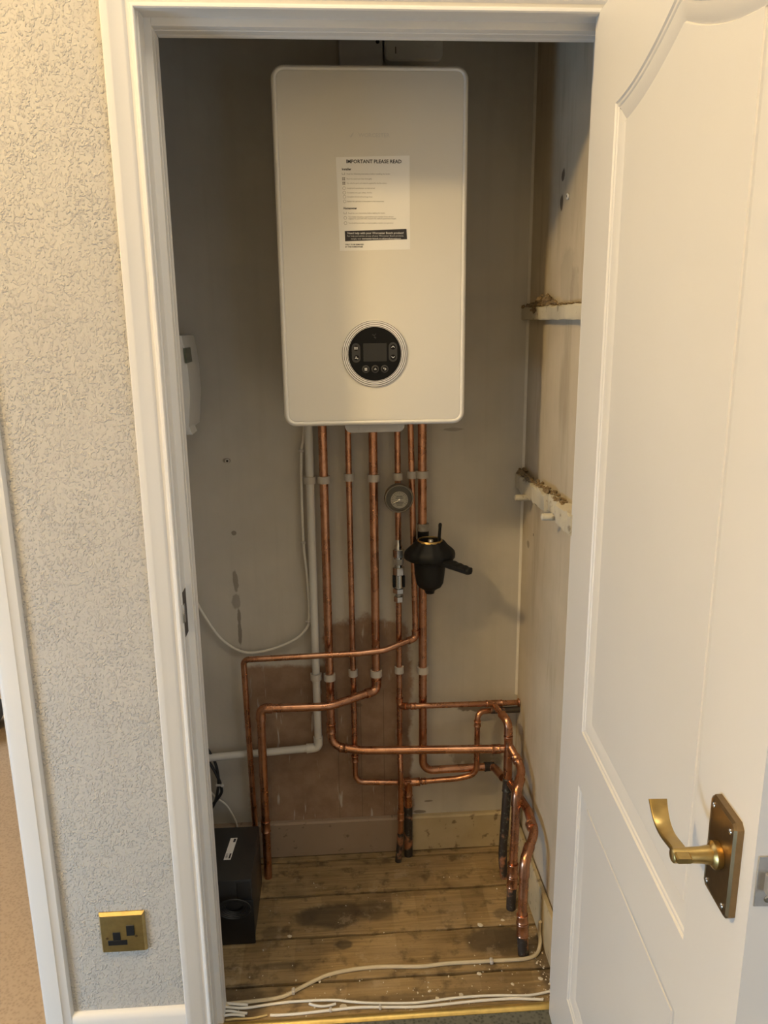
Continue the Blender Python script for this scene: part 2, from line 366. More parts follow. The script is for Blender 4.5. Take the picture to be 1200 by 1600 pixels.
# floor: boards over a dark void
b = bm_(); box(b, XL, XR, -.27, YB, -.06, -.03); fl = struct('floor', b, M['void'], label='bare timber boards on the cupboard floor')
ys = [-0.262, -0.1585, -0.0135, 0.1365, 0.2805, 0.319]
for i in range(5):
    b = bm_(); g = 0.0034; n = 14
    top, bot = [], []
    rnd = random.Random(40+i)
    y0, y1 = ys[i]+g, ys[i+1]-g
    lo = [(XL+.001+(XR-XL-.002)*k/n, y0+rnd.uniform(-.0015, .002)) for k in range(n+1)]
    hi = [(XL+.001+(XR-XL-.002)*k/n, y1+rnd.uniform(-.002, .0015)) for k in range(n+1)]
    V = {}
    zt = [(-0.0005, 0.0), (0.0, -0.0012), (-.001, 0), (0, -.001), (-.0015, -.001)][i]
    def q(x, y, z): return b.verts.new((x, y, z))
    A = [q(x, y, zt[0]) for x, y in lo]; B = [q(x, y, zt[1]) for x, y in hi]; C = [q(x, y, -.022) for x, y in lo]; D = [q(x, y, -.022) for x, y in hi]
    for k in range(n):
        b.faces.new((A[k], A[k+1], B[k+1], B[k])); b.faces.new((C[k], D[k], D[k+1], C[k+1]))
        b.faces.new((A[k], C[k], C[k+1], A[k+1])); b.faces.new((B[k], B[k+1], D[k+1], D[k]))
    b.faces.new((A[0], B[0], D[0], C[0])); b.faces.new((A[n], C[n], D[n], B[n]))
    bmesh.ops.bevel(b, geom=[e for e in b.edges if abs(e.verts[0].co.z) < .005 and abs(e.verts[1].co.z) < .005 and len(e.link_faces) == 2 and any(abs(f.normal.z) < .5 for f in e.link_faces)], offset=.0012, segments=1, affect='EDGES')
    obj('floorboard', b, M['wood'], fl)
b = bm_(); box(b, -3.2, 1.9, -3.0, -2.9, -.05, 2.97); struct('wall_hall', b, M['roomwall'], label='hall wall opposite the cupboard')
b = bm_(); box(b, 1.8, 1.9, -2.9, YF, -.05, 2.97); struct('wall_hall_end', b, M['roomwall'], label='hall end wall beyond the open door')
b = bm_(); box(b, -3.2, 1.9, -3.0, -.276, -.06, 0.0); struct('floor_hall', b, M['hallcarpet'], label='grey green hall carpet in front of the threshold')
b = bm_(); box(b, -3.2, XL-.1, -.235, 3.5, -.06, 0.0); struct('floor_room', b, M['roomcarpet'], label='beige looped carpet beyond the left doorway')
def strip(x0, x1, yc, wd, h):
    b = bm_(); n = 7
    poly = [(-wd/2, -.004), (-wd/2, .0012)]+[(-wd/2+wd*k/n, h*math.sin(PI*k/n)*.9+.0015) for k in range(1, n)]+[(wd/2, .0012), (wd/2, -.004)]
    prism(b, poly, lambda u, v, d: (d, yc+u, v), x0, x1); return b
struct('trim_1', strip(-.388, .40, -.266, .022, .006), M['brassstrip'], label='worn brass threshold strip along the cupboard doorway')
struct('trim_2', strip(-1.6, -.77, -.245, .028, .005), M['brassstrip'], label='brass carpet strip across the left doorway')

# closet door frame: lining, stop, architrave
fr = struct('trim_3', (lambda b: (box(b, -.402, -.388, YF, YI, 0, 2.045), b)[1])(bm_()), M['gloss'], label='white painted frame of the cupboard doorway')
b = bm_(); box(b, .400, .412, YF, YI, 0, 2.045); obj('hinge_lining', b, M['gloss'], fr)
b = bm_(); box(b, -.388, .40, YF, YI, 2.033, 2.045); obj('head_lining', b, M['gloss'], fr)
def stop_profile(sx, x):
    return [(0, -.262), (.012, -.262), (.0125, -.259), (.0125, -.246), (.011, -.2445), (.011, -.242), (.0125, -.2405), (.0125, -.224), (.010, -.222), (.010, -.219), (.0115, -.217), (.0115, -.203), (.009, -.200), (0, -.200)]
b = bm_(); prism(b, stop_profile(1, 0), lambda u, v, d: (-.388+u, v, d), 0.0, 2.033); obj('stop', b, M['gloss'], fr)
b = bm_(); prism(b, stop_profile(1, 0), lambda u, v, d: (.400-u, v, d), 0.0, 2.033); obj('stop', b, M['gloss'], fr)
b = bm_(); prism(b, stop_profile(1, 0), lambda u, v, d: (d, v, 2.033-u), -.3755, .3875); obj('head_stop', b, M['gloss'], fr)
AR = [(0, 0), (0, .0155), (.002, .0175), (.012, .0175), (.0135, .0165), (.034, .0140), (.037, .0115), (.039, .0088), (.044, .0086), (.0465, .0105), (.0480, .0135), (.0515, .0140), (.0535, .0120), (.0540, 0)]
def architrave(xo, sgn, z1, hgt_in):
    # xo outer edge, runs inward by sgn; mitred at the head
    b = bm_()
    rings(b, [[Vector((xo+sgn*u, YF-v, 0)) for u, v in AR], [Vector((xo+sgn*u, YF-v, z1-u)) for u, v in AR]])
    return b
def architrave_head(xa, xb, z1):
    b = bm_()
    rings(b, [[Vector((xa+u, YF-v, z1-u)) for u, v in AR], [Vector((xb-u, YF-v, z1-u)) for u, v in AR]])
    return b
ZA = 2.030+.054
obj('architrave', architrave(-.4445, 1, ZA, 0), M['gloss'], fr)
obj('architrave', architrave(.4585, -1, ZA, 0), M['gloss'], fr)
obj('head_architrave', architrave_head(-.4445, .4585, ZA), M['gloss'], fr)
# latch keeper let into the left lining
kp = bm_(); box(kp, -.3885, -.3872, -.296, -.266, .955, 1.045); kp_o = obj('latch_keeper', kp, M['keeper'], fr)
b = bm_(); box(b, -.3878, -.3862, -.299, -.290, .985, 1.022, .0006); box(b, -.3905, -.3862, -.3005, -.298, .985, 1.022, .0006); obj('keeper_lip', b, M['chrome'], kp_o)

# the other doorway's frame
fr2 = struct('trim_4', (lambda b: (box(b, -.746, -.735, YF, YI, 0, 2.045), b)[1])(bm_()), M['gloss'], label='white painted frame of the doorway on the left')
b = bm_()
AR2 = [(0, 0), (0, .0075), (.003, .012), (.018, .0145), (.020, .0165), (.050, .0175), (.056, .0165), (.059, .013), (.0595, 0)]
rings(b, [[Vector((-.684-u*.93, YF-v, 0)) for u, v in AR2], [Vector((-.684-u*.93, YF-v, 2.085-u)) for u, v in AR2]])
obj('architrave', b, M['gloss'], fr2)
b = bm_(); box(b, -1.62, -.735, YF-.016, YI, 2.03, 2.045); obj('head_lining', b, M['gloss'], fr2)
b = bm_(); box(b, -1.62, -1.607, YF, YI, 0, 2.03); obj('far_lining', b, M['gloss'], fr2)

# filler line run down the back right corner
b = bm_(); prism(b, [(XR, YB-.006), (XR-.001, YB-.006), (XR-.006, YB-.001), (XR-.006, YB), (XR, YB)], lambda u, v, d: (u, v, d), .49, 2.45); struct('trim_5', b, M['filler'], label='pale filler line down the back right corner of the cupboard')
# skirtings
b = bm_(); prism(b, [(0, 0), (.015, 0), (.015, .088), (.012, .096), (.006, .101), (0, .103)], lambda u, v, d: (d, YF-u, v), -.6845, -.4445); struct('baseboard_front', b, M['gloss'], label='white skirting board below the brass socket')
b = bm_(); prism(b, [(0, .002), (.015, .002), (.015, .108), (.011, .113), (0, .114)], lambda u, v, d: (d, YB-.001-u, v), XL+.001, XR-.016); struct('baseboard_back', b, M['skirt'], label='worn skirting at the cupboard back, brown then cream')
b = bm_(); prism(b, [(.002, .002), (.015, .002), (.015, .128), (.013, .131), (.004, .131), (.002, .128)], lambda u, v, d: (XR-u, d, v), -.19, YB-.016); struct('baseboard_right', b, M['skirt'], label='cream skirting standing off the cupboard side wall')

# ------------------------------------------------------------------ the open door
TH = math.radians(3.6); DW, DT, DZ0, DZ1 = .795, .035, .006, 2.033
def slab_face(b, y, panels, flip):
    outer = [(0, DZ0), (DW, DZ0), (DW, DZ1), (0, DZ1)]
    ev = []
    def loop(pts, yy):
        vs = [b.verts.new((s, yy, z)) for s, z in pts]
        return vs, [b.edges.new((vs[i], vs[(i+1) % len(vs)])) for i in range(len(vs))]
    ov, oe = loop(outer, y); ev += oe
    pl = []
    for p in panels:
        v, e = loop(p, y); pl.append((p, v)); ev += e
    bmesh.ops.triangle_fill(b, edges=ev, use_beauty=True, use_dissolve=False)
    prof = [(.002, .0026), (.006, .0029), (.008, .0048), (.010, .0050), (.029, .0100), (.0305, .0114), (.032, .0090)]
    for p, v in pl:
        prev = v
        for d, dep in prof:
            pts = inset(p, d); cur = [b.verts.new((s, y+flip*dep, z)) for s, z in pts]
            for i in range(len(cur)):
                j = (i+1) % len(cur); b.faces.new((prev[i], prev[j], cur[j], cur[i]))
            prev = cur
        b.faces.new(prev)
    return ov
ARCH = []
s0, s1, zsh, zpk = .145, .652, 1.866, 1.925
for k in range(0, 41):
    u = k/40; s = s1+(s0-s1)*u
    t = abs(2*u-1)          # 0 centre .. 1 shoulder
    tt = 1-t; z = zsh+.063*(tt**1.8 if tt < .95 else .9118+.9*(tt-.95))
    ARCH.append((s, z))
P_TOP = [(s0, .795), (s1, .795)]+ARCH
P_LOW = [(.142, .187), (.648, .187), (.648, .682), (.142, .682)]
b = bm_()
fa = slab_face(b, 0.0, [P_TOP, P_LOW], 1); fb = slab_face(b, DT, [P_TOP, P_LOW], -1)
for i in range(4):
    j = (i+1) % 4; b.faces.new((fa[i], fa[j], fb[j], fb[i]))
door = obj('door_1', b, M['gloss'], None, sharp=30); door['kind'] = 'structure'; door['label'] = 'white panelled cupboard door standing open with brass lever handle'
door.location = (.363, -.29, 0); door.rotation_euler = (0, 0, -(PI/2+TH))
# brass lever handle on a backplate
b = bm_()
pl = [(.714, .924), (.764, .924), (.770, .930), (.770, 1.034), (.764, 1.040), (.714, 1.040), (.708, 1.034), (.708, .930)]
rings(b, [[Vector((s, 0, z)) for s, z in pl], [Vector((s, -.007, z)) for s, z in pl], [Vector((s, -.0095, z)) for s, z in inset(pl, .003)], [Vector((s, -.0088, z)) for s, z in inset(pl, .0045)]])
hd = obj('door_handle', b, M['brassdark'], door, local=True, sharp=25); hd['label'] = 'aged brass lever handle on oblong backplate'
b = bm_(); lathe(b, [(.0142, 0), (.0150, .002), (.0150, .007), (.0125, .009), (.0100, .010), (.0100, .013), (.0088, .020), (.0082, .034), (.0082, .046), (.0080, .050), (.0060, .0515)], (.739, -.0085, .983), (0, -1, 0), 28); obj('handle_neck', b, M['brass'], hd, local=True)
path = smooth_path([(.753, .986), (.740, .987), (.725, .985), (.710, .982), (.697, .981), (.684, .984), (.673, .992), (.665, 1.002)], 4)
b = bm_(); rl = []
for i, p in enumerate(path):
    d = (path[min(i+1, len(path)-1)]-path[max(i-1, 0)]).normalized(); nx, nz = -d.y, d.x
    f = i/(len(path)-1); wd = .0165-.002*math.sin(PI*f)+.0045*f; th = .0066*(1-f)+.0038*f
    yc = -.0505
    rl.append([Vector((p.x+nx*a*th/2, yc+bb*wd/2, p.y+nz*a*th/2)) for a, bb in ((-.6, -1), (-1, -.8), (-1, .8), (-.6, 1), (.6, 1), (1, .8), (1, -.8), (.6, -1))])
rings(b, rl); obj('lever', b, M['brass'], hd, local=True, sharp=30)
for s, z in ((.717, 1.029), (.759, 1.026), (.717, .934), (.757, .934)):
    b = bm_(); lathe(b, [(.0034, 0), (.0034, .0008), (.0022, .0017), (.0008, .0018)], (s, -.0088, z), (0, -1, 0), 14); obj('screw', b, M['chrome'], hd, local=True)
b = bm_(); box(b, DW, DW+.0012, .004, .031, .966, 1.024, .0004, 1); lp = obj('latch_plate', b, M['steel'], door, local=True); lp['label'] = 'dull steel latch plate on the door edge'
b = bm_(); prism(b, [(.0, .0), (.016, .0), (.016, .004), (.004, .011), (.0, .011)], lambda u, v, d: (DW+v, .012+u*.75, d), .985, 1.006); obj('latch_bolt', b, M['steel'], lp, local=True)
for z in (1.016, .975):
    b = bm_(); lathe(b, [(.0042, 0), (.0042, .0006), (.003, .0012), (.001, .0009)], (DW+.0012, .0175, z), (1, 0, 0), 14); obj('latch_screw', b, M['chrome'], lp, local=True)

# ------------------------------------------------------------------ boiler
boil = thing('boiler', 'large white wall-hung boiler with round black control dial', 'boiler', (0, .318, 1.318))
BX, BZ0, BZ1 = .2, 1.318, 2.042
rr = rrect(0, (BZ0+BZ1)/2, .4, BZ1-BZ0, .026, 10)
b = bm_(); rings(b, [[Vector((u, y, v)) for u, v in inset(rr, d)] for y, d in ((.3195, .006), (.046, .006))]); obj('casing', b, M['boiler'], boil)
b = bm_(); prof = [(.045, .0015), (.044, .0), (.012, 0.0), (.006, .0010), (.002, .0035), (.0, .0065), (.0, .0085), (.0012, .0102), (.0034, .0112)]
rings(b, [[Vector((u, y, v)) for u, v in inset(rr, d)] for y, d in prof]); obj('front_rim', b, M['boilerrim'], boil, sharp=50)
b = bm_(); rings(b, [[Vector((u, y, v)) for u, v in inset(rr, d)] for y, d in ((.0095, .0116), (.0030, .0116), (.0022, .0122), (.0020, .0130))]); fp = obj('front_panel', b, M['boiler'], boil, sharp=30)
b = bm_(); prism(b, rrect(.002, 1.3110, .136, .031, .0145, 8), lambda u, v, d: (u, d, v), .056, .20); obj('bottom_flap', b, M['tray'], boil)
b = bm_(); box(b, -.034, .048, .0535, .056, 1.2975, 1.317); obj('flap_cover', b, M['tray'], boil)
# faint name on the panel
b = bm_(); text_bm(b, 'WORCESTER', -.026, 1.9075, .0105, width=.064, y=.0016, bold=.0002)
sp = [(-.046, 1.9130), (-.0425, 1.9088), (-.0405, 1.9125), (-.0350, 1.9172), (-.0385, 1.9100), (-.0415, 1.9060), (-.0440, 1.9085)]
f = b.faces.new([b.verts.new((x, .0016, z)) for x, z in sp]); obj('embossed_logo', b, M['logo'], fp)
# sticker
st = [(-.0733, 1.8695), (.0782, 1.8728), (.0790, 1.6890), (-.0694, 1.6870)]
b = bm_(); prism(b, st, lambda u, v, d: (u, d, v), .0021, .0017); sk = obj('sticker', b, M['paper'], boil); sk['label'] = 'white printed instruction sticker'
YT = .00150
b = bm_()
text_bm(b, 'IMPORTANT PLEASE READ', -.0525, 1.8580, .0098, width=.1135, y=YT, bold=.00022)
text_bm(b, 'Installer', -.0615, 1.8446, .0062, width=.0190, y=YT, bold=.0002)
text_bm(b, 'Homeowner', -.0600, 1.7692, .0060, width=.0280, y=YT, bold=.0002)
text_bm(b, 'ONLY TO BE REMOVED', -.0580, 1.6982, .0038, width=.039, y=YT, bold=.0001)
text_bm(b, 'BY THE HOMEOWNER', -.0578, 1.6935, .0038, width=.037, y=YT, bold=.0001)
obj('bold_print', b, M['ink'], sk)
b = bm_()
lines = [(1.8363, 'Read the following instructions before installing the boiler.', .090), (1.8268, 'Flush the system and clean thoroughly.', .052), (1.8185, 'Use only the parts and materials supplied for the flue system.', .083), (1.8088, 'Install and commission as instructed.', .058),
         (1.8002, 'Complete the gas safety checks.', .052), (1.7922, 'Complete the benchmark log sheet.', .053), (1.7833, 'Explain the operation of the system to the homeowner.', .077),
         (1.7603, 'Read the user instructions before lighting the boiler.', .077), (1.7530, 'Your boiler should be registered by your installer. If you do not', .094), (1.7494, 'register it, you will only receive the default guarantee length.', .100), (1.7408, 'You should have the boiler serviced annually to maintain your guarantee.', .094)]
for z, s, wd in lines: text_bm(b, s, -.0520 if z > 1.770 else -.0502, z, .0036, width=wd, y=YT)
for k, z in enumerate((1.8363, 1.8268, 1.8185, 1.8088, 1.8002, 1.7922, 1.7833, 1.7603, 1.7512, 1.7408)):
    cx = -.0585+.00025*k; R, r = .0032, .0027; n = 14
    if k in (0, 7):
        for x0, x1, z0, z1 in ((-.003, .003, -.0016, -.001), (-.003, -.0024, -.001, .0024), (.0024, .003, -.001, .0024)):
            b.faces.new([b.verts.new((cx+x, YT, z+.0012+q)) for x, q in ((x0, z0), (x1, z0), (x1, z1), (x0, z1))])
    elif k in (1, 2):
        for (x, q) in ((-.0016, .0016), (.0016, .0016), (-.0016, -.0016), (.0016, -.0016)):
            b.faces.new([b.verts.new((cx+x+.0012*c, YT, z+.0012+q+.0012*s)) for c, s in ((-1, -1), (1, -1), (1, 1), (-1, 1))])
    else:
        o_ = [b.verts.new((cx+R*math.cos(2*PI*i/n), YT, z+.0012+R*math.sin(2*PI*i/n))) for i in range(n)]
        i_ = [b.verts.new((cx+r*math.cos(2*PI*i/n), YT, z+.0012+r*math.sin(2*PI*i/n))) for i in range(n)]
        for i in range(n): b.faces.new((o_[i], o_[(i+1) % n], i_[(i+1) % n], i_[i]))
obj('small_print', b, M['greyink'], sk)
b = bm_(); prism(b, [(-.0583, 1.7262), (.0712, 1.7300), (.0724, 1.7095), (-.0580, 1.7060)], lambda u, v, d: (u, d, v), .00165, .0014); bn = obj('help_banner', b, M['ink'], sk)
b = bm_()
text_bm(b, 'Need help with your Worcester Bosch product?', -.0530, 1.7203, .0056, width=.1180, y=.0012, bold=.0001)
text_bm(b, 'For help and advice on any of your Worcester Bosch products', -.0535, 1.7150, .0042, width=.1180, y=.0012)
text_bm(b, 'simply visit', -.0460, 1.7095, .0042, width=.0215, y=.0012)
text_bm(b, 'worcester-bosch.co.uk/product-support', -.0225, 1.7095, .0046, width=.0820, y=.0012, bold=.00012)
obj('banner_print', b, M['icon'], sk)
# control dial
DC = (.0010, 1.4735)
b = bm_(); lathe(b, [(.0712, 0), (.0712, .0012), (.0700, .0022), (.0575, .0030), (.0570, .0022)], (DC[0], .0021, DC[1]), (0, -1, 0), 64); dl = obj('control_dial', b, M['ring'], boil); dl['label'] = 'round black control panel in white rings'
for R in (.0702, .0662, .0622, .0588):
    b = bm_(); n = 64; wv = .0004 if R > .07 else .0006
    prf = [(R-wv, .0006), (R+wv, .0006), (R+wv, .0032), (R-wv, .0032)]
    o_ = Vector((DC[0], .0021, DC[1])); L = []
    for k in range(n):
        a = 2*PI*k/n; L.append([b.verts.new(o_+Vector((math.cos(a)*r, -h, math.sin(a)*r))) for r, h in prf])
    for k in range(n):
        for i in range(4): b.faces.new((L[k][i], L[(k+1) % n][i], L[(k+1) % n][(i+1) % 4], L[k][(i+1) % 4]))
    obj('dark_ring', b, M['ringdark'], dl)
b = bm_(); lathe(b, [(.0575, .0005), (.0575, .0030), (.0568, .0036), (.02, .0040), (.0005, .0040)], (DC[0], .0021, DC[1]), (0, -1, 0), 64); obj('dial_glass', b, M['dial'], dl)
b = bm_(); prism(b, rrect(.0015, 1.4772, .0505, .0385, .0012, 3), lambda u, v, d: (u, d, v), -.0015, -.0024); obj('screen', b, M['screen'], dl)
b = bm_(); prism(b, rrect(.0015, 1.4772, .0475, .0355, .001, 3), lambda u, v, d: (u, d, v), -.0022, -.0026); obj('screen_glass', b, M['gloss_black'], dl)
for (cx, z0, z1) in ((-.0395, 1.4865, 1.4662), (.0405, 1.4882, 1.4664)):
    b = bm_(); prism(b, rrect(cx, (z0+z1)/2, .0185, .041, .0090, 8), lambda u, v, d: (u, d, v), -.0012, -.0030); obj('button_pair', b, M['button'], dl)
for cx in (-.0190, .0015, .0220):
    b = bm_(); lathe(b, [(.0083, 0), (.0083, .0014), (.0074, .0018), (.001, .0018)], (cx, -.0012, 1.4415), (0, -1, 0), 24); obj('button', b, M['button'], dl)
for (cx, cz) in ((-.0395, 1.4865), (-.0385, 1.4662), (.0405, 1.4882), (.0405, 1.4664), (-.0190, 1.4415), (.0015, 1.4415), (.0220, 1.4415)):
    b = bm_(); lathe(b, [(.0056, 0), (.0056, .0004), (.0008, .0004)], (cx, -.0030, cz), (0, -1, 0), 20); obj('button_centre', b, M['dial'], dl)
b = bm_(); yi = -.0036
def quad(x0, z0, x1, z1, t):
    d = Vector((x1-x0, z1-z0)).normalized(); nx, nz = -d.y*t/2, d.x*t/2
    b.faces.new([b.verts.new((x, yi, z)) for x, z in ((x0+nx, z0+nz), (x0-nx, z0-nz), (x1-nx, z1-nz), (x1+nx, z1+nz))])
for k in range(4): quad(-.0430+k*.0022, 1.4836, -.0430+k*.0022, 1.4892, .0013)
quad(-.0438, 1.4848, -.0356, 1.4848, .0008); quad(-.0438, 1.4880, -.0356, 1.4880, .0008)
quad(-.0395, 1.4690, -.0395, 1.4665, .0022); quad(-.0422, 1.4650, -.0350, 1.4650, .0018); quad(-.0362, 1.4650, -.0362, 1.4630, .0015); quad(-.0412, 1.4674, -.0378, 1.4674, .001)
quad(.0370, 1.4868, .0405, 1.4900, .0014); quad(.0405, 1.4900, .0440, 1.4868, .0014)
quad(.0370, 1.4680, .0405, 1.4650, .0014); quad(.0405, 1.4650, .0440, 1.4680, .0014)
for k in range(3): quad(-.0218, 1.4393+k*.0021, -.0162, 1.4393+k*.0021, .0014)
quad(-.0010, 1.4405, .0042, 1.4405, .0018); quad(.0016, 1.4395, .0016, 1.4440, .0012); quad(.0000, 1.4395, .0000, 1.4425, .0012); quad(.0032, 1.4395, .0032, 1.4425, .0012)
quad(.0190, 1.4430, .0238, 1.4430, .0012); quad(.0238, 1.4430, .0248, 1.4412, .0012); quad(.0248, 1.4412, .0238, 1.4395, .0012); quad(.0238, 1.4395, .0212, 1.4395, .0012); quad(.0190, 1.4430, .0206, 1.4446, .001); quad(.0190, 1.4430, .0206, 1.4416, .001)
obj('button_icons', b, M['icon'], dl)
b = bm_(); quad(-.004, 1.5150, .0005, 1.5125, .0022); quad(.0005, 1.5125, .004, 1.5165, .0016); quad(.000, 1.5100, .004, 1.5070, .003); obj('faint_emblem', b, M['screen'], dl)

# white boxes above the boiler
t = thing('junction_box', 'small white wall box above the boiler, left of the pair under the door head', 'junction box', (-.004, YB, 2.11))
b = bm_(); box(b, -.057, .046, .292, YB, 2.105, 2.195, .006); obj('box_body', b, M['tray'], t)
b = bm_(); lathe(b, [(.0045, 0), (.0035, .001), (.001, .001)], (.033, .2915, 2.172), (0, -1, 0), 12); obj('screw', b, M['hole'], t)
t = thing('wall_thermostat', 'white rounded control box with a round dial, above the boiler, right of the pair', 'thermostat', (.117, YB, 2.12))
b = bm_(); rings(b, [[Vector((u, y, v)) for u, v in inset(rrect(.117, 2.175, .136, .088, .016), d)] for y, d in ((YB, 0), (.290, 0), (.286, .004))]); obj('case', b, M['plastic'], t)
b = bm_(); lathe(b, [(.0200, 0), (.0200, .003), (.018, .005), (.001, .005)], (.155, .287, 2.178), (0, -1, 0), 32); obj('dial_knob', b, M['plastic'], t)
b = bm_(); box(b, .0735, .0755, .2845, .287, 2.146, 2.160); obj('slot', b, M['hole'], t)

# ------------------------------------------------------------------ copper pipework
R22, R15 = .0115, .0080
pipe_obj = {}
def sleeve(b, p0, p1, r, bead=True):
    p0, p1 = Vector(p0), Vector(p1); L = (p1-p0).length
    pr = [(0, r), (0, r+.0020), (.002, r+.0026), (.004, r+.0016), (L*.5, r+.0016), (L-.004, r+.0016), (L-.002, r+.0026), (L, r+.0020), (L, r)]
    d = (p1-p0).normalized(); x, y = frame_axes(d)
    rings(b, [[p0+d*h+(x*math.cos(a)+y*math.sin(a))*q for a in (2*PI*k/18 for k in range(18))] for h, q in pr])
def elbow(b, a, c, e, r, leg=None, R=None):
    """elbow fitting around corner c between directions to a and e"""
    a, c, e = Vector(a), Vector(c), Vector(e); leg = leg or r*2.9; R = R or r*1.7
    u, v = (a-c).normalized(), (e-c).normalized()
    path = fillet([c+u*leg, c, c+v*leg], R, 8)
    n = len(path); rad = [r+.0018]*n
    path = [path[0]]+[path[0]+(path[1]-path[0])*.02]+path[1:-1]+[path[-1]+(path[-2]-path[-1])*.02]+[path[-1]]
    rad = [r]+[r+.0026]+[r+.0018]*(n-2)+[r+.0026]+[r]
    sweep(b, path, rad, 18)
def pipe_run(name, label, pts, r, R, base=None, mat='copper', cat='pipe', grp=None, fits=()):
    t = thing(name, label, cat, base or tuple(pts[-1]), grp)
    b = bm_(); sweep(b, fillet(pts, R), r, 18); obj('tube', b, M[mat], t)
    pipe_obj[label] = t
    for f in fits:
        b = bm_()
        if f[0] == 'elbow':
            i = f[1]; elbow(b, pts[i-1], pts[i], pts[i+1], r)
        else: sleeve(b, f[1], f[2], r)
        obj('elbow_fitting' if f[0] == 'elbow' else f[0], b, M[f[3] if len(f) > 3 else mat], t)
    return t
# 1: left 22 mm, drops and runs right to the riser
P1 = [(-.121, .28, 1.318), (-.121, .28, .372), (-.033, .258, .368), (.363, .202, .386)]
t = pipe_run('copper_pipe', 'thick copper pipe, leftmost below boiler, turning right along to the corner riser', P1, R22, {1: .036, 2: .15}, (-.121, .28, .37), fits=[('coupling', (-.121, .28, .415), (-.121, .28, .445)), ('coupling', (.322, .2078, .3842), (.346, .2044, .3852))])
b = bm_(); sleeve(b, (-.098, .2743, .3709), (-.078, .2692, .3700), R22); obj('coupling', b, M['copper'], t)
# 2: second, 15 mm, drops and runs right to the tee
pipe_run('copper_pipe', 'thin copper pipe, second from left below boiler, turning right near the skirting', [(-.0555, .285, 1.318), (-.0555, .285, .252), (.083, .285, .243)], R15, .026, (-.0555, .285, .25), fits=[('coupling', (-.0555, .285, .318), (-.0555, .285, .338))])
# 3: third, 22 mm, turns left and forward, then drops by the black box
P3 = [(.0085, .28, 1.318), (.0085, .28, .540), (-.125, .222, .526), (-.309, .222, .5285), (-.312, .222, .0)]
t = pipe_run('copper_pipe', 'thick copper pipe, third below boiler, elbowing left then down beside the black box', P3, R22, {1: .019, 2: .12, 3: .019}, (-.312, .222, 0), fits=[('elbow', 1), ('elbow', 3), ('coupling', (-.3113, .222, .185), (-.3116, .222, .150))])
# 4: fourth, 15 mm, gauge and chrome valve on it, to the floor
P4 = [(.0725, .285, 1.318), (.0735, .285, .345), (.0735, .266, .295), (.0730, .265, .12), (.070, .263, .06), (.064, .260, 0)]
t = pipe_run('copper_pipe', 'thin copper pipe carrying the round gauge, running straight down into the floor', P4, R15, .06, (.064, .262, 0), fits=[('coupling', (.0731, .2651, .160), (.0730, .265, .135))])
b = bm_(); sweep(b, [(.0715, .264, .092), (.070, .263, .058), (.064, .260, 0)], R15+.0012, 16); obj('blackened_end', b, M['oldcopper'], t)
b = bm_(); elbow(b, (.0735, .285, .56), (.0735, .285, .486), (.100, .264, .495), R15, .026, .012); obj('tee_fitting', b, M['copper'], t)
# 5: fifth, 15 mm, swings left and forward, drops behind the black box
P5 = [(.106, .285, 1.318), (.1180, .274, .695), (.028, .243, .675), (-.041, .236, .672), (-.349, .236, .666), (-.345, .268, .0)]
t = pipe_run('copper_pipe', 'thin copper pipe swinging far left across all the others, dropping behind the black box', P5, R15, {1: .016, 2: .09, 3: .1, 4: .014}, (-.345, .268, 0), fits=[('elbow', 1)])
# 6: sixth, 22 mm, carries the black filter, turns right near the floor
P6 = [(.1365, .28, 1.318), (.1395, .28, .282), (.345, .28, .285), (.358, .215, .289)]
t = pipe_run('copper_pipe', 'thick copper pipe, rightmost below boiler, carrying the black filter', P6, R22, {1: .030, 2: .022}, (.1395, .28, .28))
b = bm_(); sleeve(b, (.318, .28, .2845), (.347, .28, .285), R22); obj('coupling', b, M['oldcopper'], t)
# 7: short upper run from tee to the right wall
t = pipe_run('copper_pipe', 'thin copper pipe running level to the right wall, upper of two', [(.078, .2815, .4875), (.100, .264, .495), (.139, .257, .4985), (.25, .268, .4915), (.414, .285, .4815)], R15, .05, (.25, .268, .48), fits=[('coupling', (.103, .2635, .4953), (.119, .2606, .4967)), ('coupling', (.318, .2750, .4874), (.365, .2799, .4845))])
b = bm_(); lathe(b, [(.008, 0), (.012, .003), (.0125, .006)], (.409, .285, .4815), (1, 0, 0), 18); obj('flange', b, M['copper'], t)
# 8: floor tail with tee, bending up to the right wall
P8 = [(.132, .285, .2435), (.240, .268, .2585), (.291, .257, .277), (.291, .257, .473), (.330, .277, .4640), (.414, .285, .4600)]
t = pipe_run('copper_pipe', 'thin copper pipe hooking up from a tee to a scorched stub at right wall', P8, R15, {1: .12, 2: .034, 3: .018, 4: .03}, (.097, .285, 0), fits=[('coupling', (.135, .2845, .2439), (.150, .2822, .2460)), ('coupling', (.291, .257, .428), (.291, .257, .446))])
b = bm_(); sweep(b, [(.330, .277, .4640), (.345, .279, .4632), (.4155, .285, .460)], [.0085, .0095, .0095], 16); obj('scorched_stub', b, M['oldcopper'], t)
b = bm_(); sleeve(b, (.084, .285, .243), (.131, .285, .2432), .0105); sleeve(b, (.097, .285, .252), (.097, .285, .200), .0110); obj('tee_fitting', b, M['copper'], t)
b = bm_(); sweep(b, [(.097, .285, .205), (.097, .285, .120)], .0118, 18); obj('tail', b, M['copper'], t)
b = bm_(); sweep(b, [(.097, .285, .165), (.097, .285, .10), (.097, .285, 0)], .0124, 18); obj('blackened_end', b, M['oldcopper'], t)
